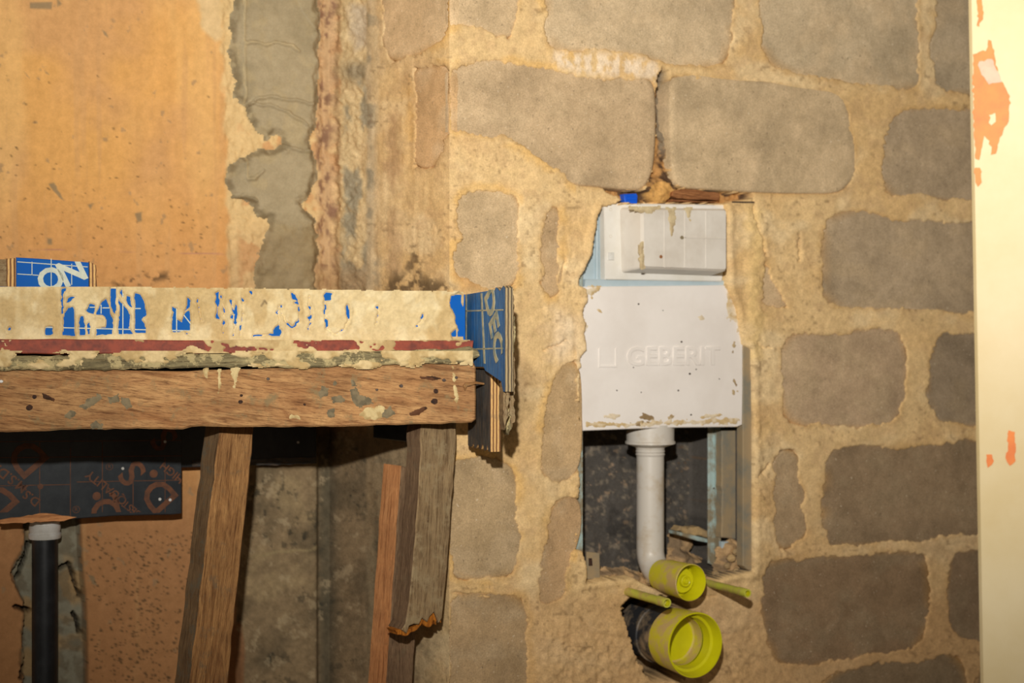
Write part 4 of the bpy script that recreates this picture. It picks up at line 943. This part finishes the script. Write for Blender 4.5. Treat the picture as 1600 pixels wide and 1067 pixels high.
# protruding service cover: tapered box built on the wall
def cover():
    outer = [(968,324),(1137,324),(1137,426),(970,424)]
    # front face as seen in the photo, at its own distance
    fo = .048; front = [(1003,324),(1137,326),(1137,424),(1004,419)]
    fr = [PR.sz(x, y, fo) for x, y in front]; bk = [PR.sz(x, y, -.012) for x, y in [(971,327),(1108,327),(1108,424),(974,424)]]
    fr2 = fr
    bk = [(fr[0][0]-.012, fr[0][1]+.004), (fr[1][0]+.006, fr[1][1]+.004), (fr[2][0]+.006, fr[2][1]-.006), (fr[3][0]-.010, fr[3][1]-.006)]
    ring = []
    def rr(q, o, r):
        out = []
        cs = [(q[0], (1, -1)), (q[1], (-1, -1)), (q[2], (-1, 1)), (q[3], (1, 1))]
        a0 = [math.pi, math.pi/2, 0, -math.pi/2]
        for (p, s), a in zip(cs, a0):
            cx, cz = p[0]+s[0]*r, p[1]+s[1]*r
            for k in range(5):
                t = a-k*math.pi/8; out.append(PR.P(cx+r*math.cos(t), cz+r*math.sin(t), o))
        return out
    V = rr(bk, -.012, .006)+rr(bk, -.008, .006)+rr(fr, fo-.006, .006)
    ins = [(fr[0][0]+.004, fr[0][1]-.004), (fr[1][0]-.004, fr[1][1]-.004), (fr[2][0]-.004, fr[2][1]+.004), (fr[3][0]+.004, fr[3][1]+.004)]
    V += rr(ins, fo, .004)
    n = 20; Fc = []
    for k in range(3):
        for i in range(n): j = (i+1) % n; Fc.append([k*n+j, k*n+i, (k+1)*n+i, (k+1)*n+j])
    Fc.append([3*n+i for i in range(n-1, -1, -1)])
    return finish('service_cover', V, Fc, 'cover', ct)
cv = cover()
for x in (1039, 1071, 1104): slab('moulded_rib', [(x-1.2,330),(x+1.2,330),(x+1.2,418),(x-1.2,418)], PR, .0488, .001, ['cover'], cv, bev=.0003)
slab('moulded_rib', [(1070,370),(1134,372),(1134,374),(1070,372)], PR, .0488, .001, ['cover'], cv, bev=.0003)
slab('dirt_spot', [(1066+3*math.cos(i), 371+3*math.sin(i)) for i in range(6)], PR, .0492, .001, ['splash'], cv, bev=.0002)
slab('dirt_spot', [(1033+2.6*math.cos(i), 401+3*math.sin(i)) for i in range(6)], PR, .0486, .001, ['wedge'], cv, bev=.0002)
for k, pts in enumerate(([(1043,325),(1054,326),(1056,345),(1052,360),(1050,372),(1047,358),(1046,345)], [(1070,325),(1080,326),(1078,345),(1074,340)], [(985,324),(1030,324),(1016,334),(995,330)], [(1000,385),(1004,380),(1006,418),(1001,420)])):
    blotch('mortar_dribble', pts, PR, .0485, 'slurry', cv, (206,188,150), (190,170,134), 30+k, rag=3)['kind'] = 'stuff'
FM = slab('foam_cover', [(905,448),(1158,445),(1162,470),(1162,500),(1160,663),(1152,667),(1060,668),(990,670),(912,673),(905,600)], PR, -.0035, .018, ['foam'], ct, bev=.0015)
text('embossed_lettering', 'GEBERIT', PR, 1053, 558, -.0028, .0500, 0, 'foam', FM, .0008, .0006, squash=1.17, inward=.0005)
slab('embossed_square', [(936,544),(938.5,544),(938.5,571),(962,571),(962,544),(964.5,544),(964.5,574),(936,574)], PR, -.0020, .002, ['foam'], FM, bev=.0005)
for k, (pts, m) in enumerate([
    ([(914,452),(926,448),(938,449),(930,458),(926,470),(920,462)], 'splashlight'), ([(1134,446),(1150,446),(1164,500),(1162,520),(1156,528),(1150,505),(1140,500),(1135,498),(1136,470)], 'splashlight'),
    ([(934,484),(938,483),(942,490),(937,488)], 'splashlight'), ([(914,500),(919,508),(917,522),(914,518)], 'splashlight'),
    ([(936,648),(952,646),(970,649),(962,654),(944,655)], 'splashlight'), ([(998,652),(1006,646),(1020,648),(1022,656),(1008,656)], 'splash'), ([(1040,652),(1050,647),(1054,650),(1044,657)], 'splash'), ([(1090,651),(1110,646),(1128,648),(1112,655),(1096,656)], 'splashlight'),
    ([(914,660),(940,659),(980,661),(1030,657),(1090,657),(1140,653),(1156,656),(1150,662),(1060,664),(990,666),(916,667)], 'splashlight'), ([(985,663),(1000,657),(1015,659),(1000,664)], 'splash'),
    ([(1147,592),(1151,600),(1153,610),(1150,606)], 'splash'), ([(1144,605),(1148,612),(1146,616)], 'splash'), ([(1146,534),(1149,532),(1147,548),(1145,550)], 'splash'),
    ([(1093,495),(1097,492),(1100,498),(1096,500)], 'splashlight')]):
    blotch('mortar_smear', pts, PR, -.0032, 'slurry', FM, (206,180,134) if m != 'splash' else (150,126,92), (226,210,182) if m != 'splash' else (190,168,130), 50+k, rag=5, fs=6)['kind'] = 'stuff'
rs = np.random.RandomState(3)
for x, y, r in ((998,475,1.5),(1065,534,1.6),(1046,558,1.6),(1078,584,1.8),(1060,610,1.5),(964,610,1.2),(1002,613,1.0),(990,574,1.0),(1036,485,.9),(1088,577,1.2),(1124,592,1.0),(1080,648,1.5)):
    slab('dirt_spot', [(x+r*math.cos(i), y+r*math.sin(i)) for i in range(6)], PR, -.0030, .001, ['nail'], FM, bev=.0001)

# galvanised mounting frame
gf = thing('mounting_frame', PR.W(1130, 885, -.06), 'galvanised steel mounting frame around the cistern niche', 'frame')
slab('side_rail', [(900,300),(911,300),(911,862),(900,862)], PR, -.012, .05, ['galv'], gf, bev=.001)
RR = slab('side_rail', [(1107,640),(1125,640),(1125,888),(1107,880)], PR, -.080, .004, ['galv'], gf, bev=.001)
slab('rail_flange', [(1124,640),(1127,640),(1127,884),(1124,884)], PR, -.062, .03, ['galv'], gf, bev=.001)
slab('caked_plate', [(1128,672),(1160,672),(1161,843),(1128,840)], PR, -.050, .02, ['galvdust'], gf, bev=.002, step=8, jit=.5)
slab('outer_rail', [(1161,530),(1182,530),(1183,893),(1168,890),(1161,884)], PR, -.001, .02, ['galvdust'], gf, bev=.0015)
for x, y in ((1116,763),(1118,868)): slab('bolt_hole', [(x+1.7*math.cos(i*.785), y+1.7*math.sin(i*.785)) for i in range(8)], PR, -.0795, .001, ['hole'], RR, bev=.0001)
slab('foot_plate', [(1128,846),(1140,846),(1139,872),(1128,868)], PR, -.05, .01, ['tankblue'], gf, bev=.001)
TB = slab('bracket_tab', [(917,862),(937,864),(938,905),(917,905)], PR, -.022, .004, ['galvdust'], gf, bev=.001)
slab('slot', [(920,872),(925,872),(926,884),(920,884)], PR, -.0214, .001, ['hole'], TB, bev=.0001)
slab('cross_bar', [(1058,830),(1107,842),(1107,848),(1090,845),(1058,835)], PR, -.10, .03, ['galv'], gf, bev=.0008)
slab('mortar_crumbs', [(1058,829),(1064,822),(1076,826),(1086,824),(1108,830),(1108,841),(1080,836)], PR, -.101, .025, ['debris'], gf, bev=.003, step=5, jit=1.2)

def heap(name, poly, off, seed, parent, amp=.014):
    dd = lambda X, Y: sdf(poly, X+(fbm(X, Y, 9, 3, seed)-.5)*9, Y+(fbm(X, Y, 9, 3, seed+1)-.5)*9, 60)
    P = np.array(poly)
    return grid_field(name, PR, np.arange(P[:, 0].min()-6, P[:, 0].max()+6, 1.5), np.arange(P[:, 1].min()-6, P[:, 1].max()+6, 1.5),
        lambda X, Y: (fbm(X, Y, 13, 4, seed+2, .65)-.5)*amp*1.4-.02*ss(-6, 1, dd(X, Y)),
        lambda X, Y, H: mix(np.ones(X.shape+(3,))*lin((176,146,106)), lin((132,112,86)), ss(.42, .6, fbm(X, Y, 12, 4, seed+3))), 'mortar', parent, keep=lambda X, Y: dd(X, Y) < 1.5, off=off)
heap('mortar_heap', [(1124,908),(1126,884),(1134,874),(1130,862),(1140,850),(1150,844),(1162,846),(1164,900),(1150,910)], -.035, 801, wall_right)
heap('mortar_heap', [(1050,915),(1056,872),(1066,858),(1080,862),(1092,872),(1108,880),(1130,886),(1130,912)], -.13, 811, wall_right)
heap('mortar_heap', [(930,912),(936,896),(960,890),(990,892),(1012,902),(1030,918),(980,920)], -.03, 821, wall_right, .008)
heap('mortar_heap', [(1052,880),(1056,836),(1070,826),(1090,846),(1082,868)], -.16, 831, wall_right, .008)

# flush pipe
fp = thing('flush_pipe', PR.W(1016, 880, -.06), 'dusty white flush pipe bending out below the foam cover', 'pipe')
pc = PR.sz(1016, 780, -.05); o_ = -.05
ztop = PR.W(1016, 672, o_).z; zel = PR.W(1016, 858, o_).z; R_ = .0272
path = [PR.P(pc[0], ztop+.03, o_), PR.P(pc[0], zel, o_)]
cr = .045
ang = [i*math.pi/2/10 for i in range(1, 11)]
path = [PR.P(pc[0], z, o_) for z in np.linspace(ztop-.02, zel, 8)] + [PR.P(pc[0], zel-cr*math.sin(a), o_+cr*(1-math.cos(a))) for a in ang] + [PR.P(pc[0], zel-cr, o_+cr+.02)]
sweep('bent_tube', path, R_, 'pipewhite', fp, 40)
cp = PR.P(pc[0], 0, o_)
lathe('collar', Vector((cp.x, cp.y, PR.W(1016, 712, o_).z)), Vector((0, 0, 1)), [(0, R_+.0005), (.003, R_+.002), (.006, R_+.0005), (.009, R_+.002), (.012, R_+.0005), (.017, R_+.002), (.022, .044), (.024, .0495), (.028, .0495), (.030, .047), (.062, .0475)], 'pipewhite', fp, 48, cap1=True)
# its yellow protective cap
zc = zel-cr; nn = PR.n
c0 = PR.P(pc[0], zc, o_+cr-.005)
yc = thing('small_protective_cap', PR.P(pc[0], zc-.033, o_+cr+.04), 'small yellow protective cap on the end of the white flush pipe', 'cap')
LC = .098
lathe('sleeve', c0, nn, [(0, R_+.001), (0, R_+.003), (.018, R_+.0035), (.020, R_+.0055), (.060, R_+.0062), (LC, R_+.0078), (LC+.001, R_+.0065), (LC, R_+.0058), (.060, R_+.003), (.060, .0)], ['yellowdust', 'yellow'], yc, 48, fm=[0]*6+[1]*3)
lathe('plug', c0+nn*.060, nn, [(0, .0245), (.012, .0240), (.014, .0225), (.014, .0115), (.022, .0108), (.023, .0085), (.021, .006), (.026, .0045), (.0265, 0.0001)], ['yellow'], yc, 40)

# capped sleeves of the wall bolts
def rod(px, py, length, label, back=.02, r=.0082):
    o = PR.W(px, py, 0.0)
    t = thing('bolt_sleeve', o-Vector((0, 0, r)), label, 'sleeve')
    lathe('sleeve', o-nn*back, nn, [(0, r), (length+back-.03, r), (length+back-.028, r+.0008), (length+back, r+.0006), (length+back, r-.002), (length+back-.02, r-.0022), (length+back-.02, .0001)], ['rodcap', 'yellow'], t, 24, fm=[0]*4+[1]*2)
    lathe('inner_disc', o+nn*(length-.012), nn, [(0, r-.003), (.002, r-.003), (.002, .0001)], ['rodcap'], t, 16)
rod(980, 924, .135, 'yellow-green bolt sleeve left of the small cap, directly above the big pipe', .0)
rod(1106, 911, .128, 'yellow-green bolt sleeve right of the small cap, over bare mortar', .02, .0075)

# soil pipe and its cap
sp = thing('soil_pipe', PR.W(1030, 1040, -.02), 'thick black soil pipe coming out of the mortar at the bottom', 'pipe')
rimc = PR.W(1087, 1008, .115); RB = .0575
lathe('tube', rimc-nn*.26, nn, [(0, RB-.003), (.135, RB-.003), (.137, RB-.0005), (.142, RB-.0005), (.144, RB-.003), (.24, RB-.003)], 'soil', sp, 64, cap0=True)
bc = thing('large_protective_cap', rimc-nn*.03-Vector((0, 0, RB+.003)), 'large round yellow protective cap open towards the room on the black soil pipe', 'cap')
lathe('sleeve', rimc-nn*.072, nn, [(0, RB-.002), (0, RB), (.070, RB+.0035), (.072, RB+.003), (.072, RB+.001), (.060, RB-.002), (.052, RB-.004), (.050, RB-.009), (.030, RB-.0105)], ['yellowdust', 'yellow'], bc, 72, fm=[0]*2+[1]*6)
lathe('inner_rim', rimc-nn*.045, nn, [(0, RB-.0095), (.0005, RB-.0115), (-.022, RB-.013), (-.024, RB-.016)], ['yellowdust', 'yellow'], bc, 64, fm=[1, 0, 0])
lathe('disc', rimc-nn*.069, nn, [(-.002, RB-.012), (.0, RB-.014), (.0005, .0001)], ['yellow'], bc, 64)

# blue valve and timber wedges over the tank
bt = slab('blue_valve_cap', [(976,303),(995,302),(997,306),(996,320),(978,320),(976,312)], PR, -.016, .018, ['bluetap'], bev=.002)
tag(bt, 'tiny bright blue plastic valve cap on top of the cistern', 'valve')
for yy in (306, 311): slab('ridge', [(979,yy),(995,yy),(995,yy+1.5),(979,yy+1.5)], PR, -.0145, .002, ['bluetap'], bt, bev=.0004)
wd = thing('timber_wedge', PR.W(1090, 318, -.01), 'reddish timber offcuts wedged between the blocks and the cistern top', 'wedge')
slab('upper_piece', [(1052,298),(1070,295),(1125,302),(1124,313),(1060,310),(1050,306)], PR, -.006, .04, ['wedge'], wd, grain=(1, -.05), step=8, jit=.5, bev=.001)
slab('lower_piece', [(1050,311),(1100,315),(1124,315),(1120,316),(1050,315)], PR, -.010, .04, ['wedge'], wd, grain=(1, 0), step=8, jit=.4, bev=.001)
slab('nail', [(1145,314.5),(1178,314.8),(1180,316),(1178,317.2),(1145,316.5)], PR, .003, .003, ['nail'], wd, bev=.0006)
# mortar crumbs lying on the niche sill
for k, (x, y, r) in enumerate([(1150,862,8),(1142,872,9),(1156,878,8),(1136,884,7),(1118,896,7),(1100,900,5),(1012,908,6),(948,902,5),(1150,892,7)]):
    q = PR.W(x, y, -.03); rr = r/850; V = []; n = 8; rs = np.random.RandomState(k)
    ph = [(-.9, .45), (-.45, .85), (0, 1.0), (.5, .8), (.9, .4)]
    for hz, rad in ph:
        for i in range(n):
            a = 2*math.pi*i/n; j = rs.uniform(.75, 1.15); V.append(q+Vector((rr*rad*j*math.cos(a), rr*rad*j*math.sin(a), rr*hz*.8)))
    Fc = [[a*n+i, a*n+(i+1) % n, (a+1)*n+(i+1) % n, (a+1)*n+i] for a in range(4) for i in range(n)]+[list(range(n-1, -1, -1)), [4*n+i for i in range(n)]]
    o = finish('mortar_crumb', V, Fc, 'debris', wall_right)
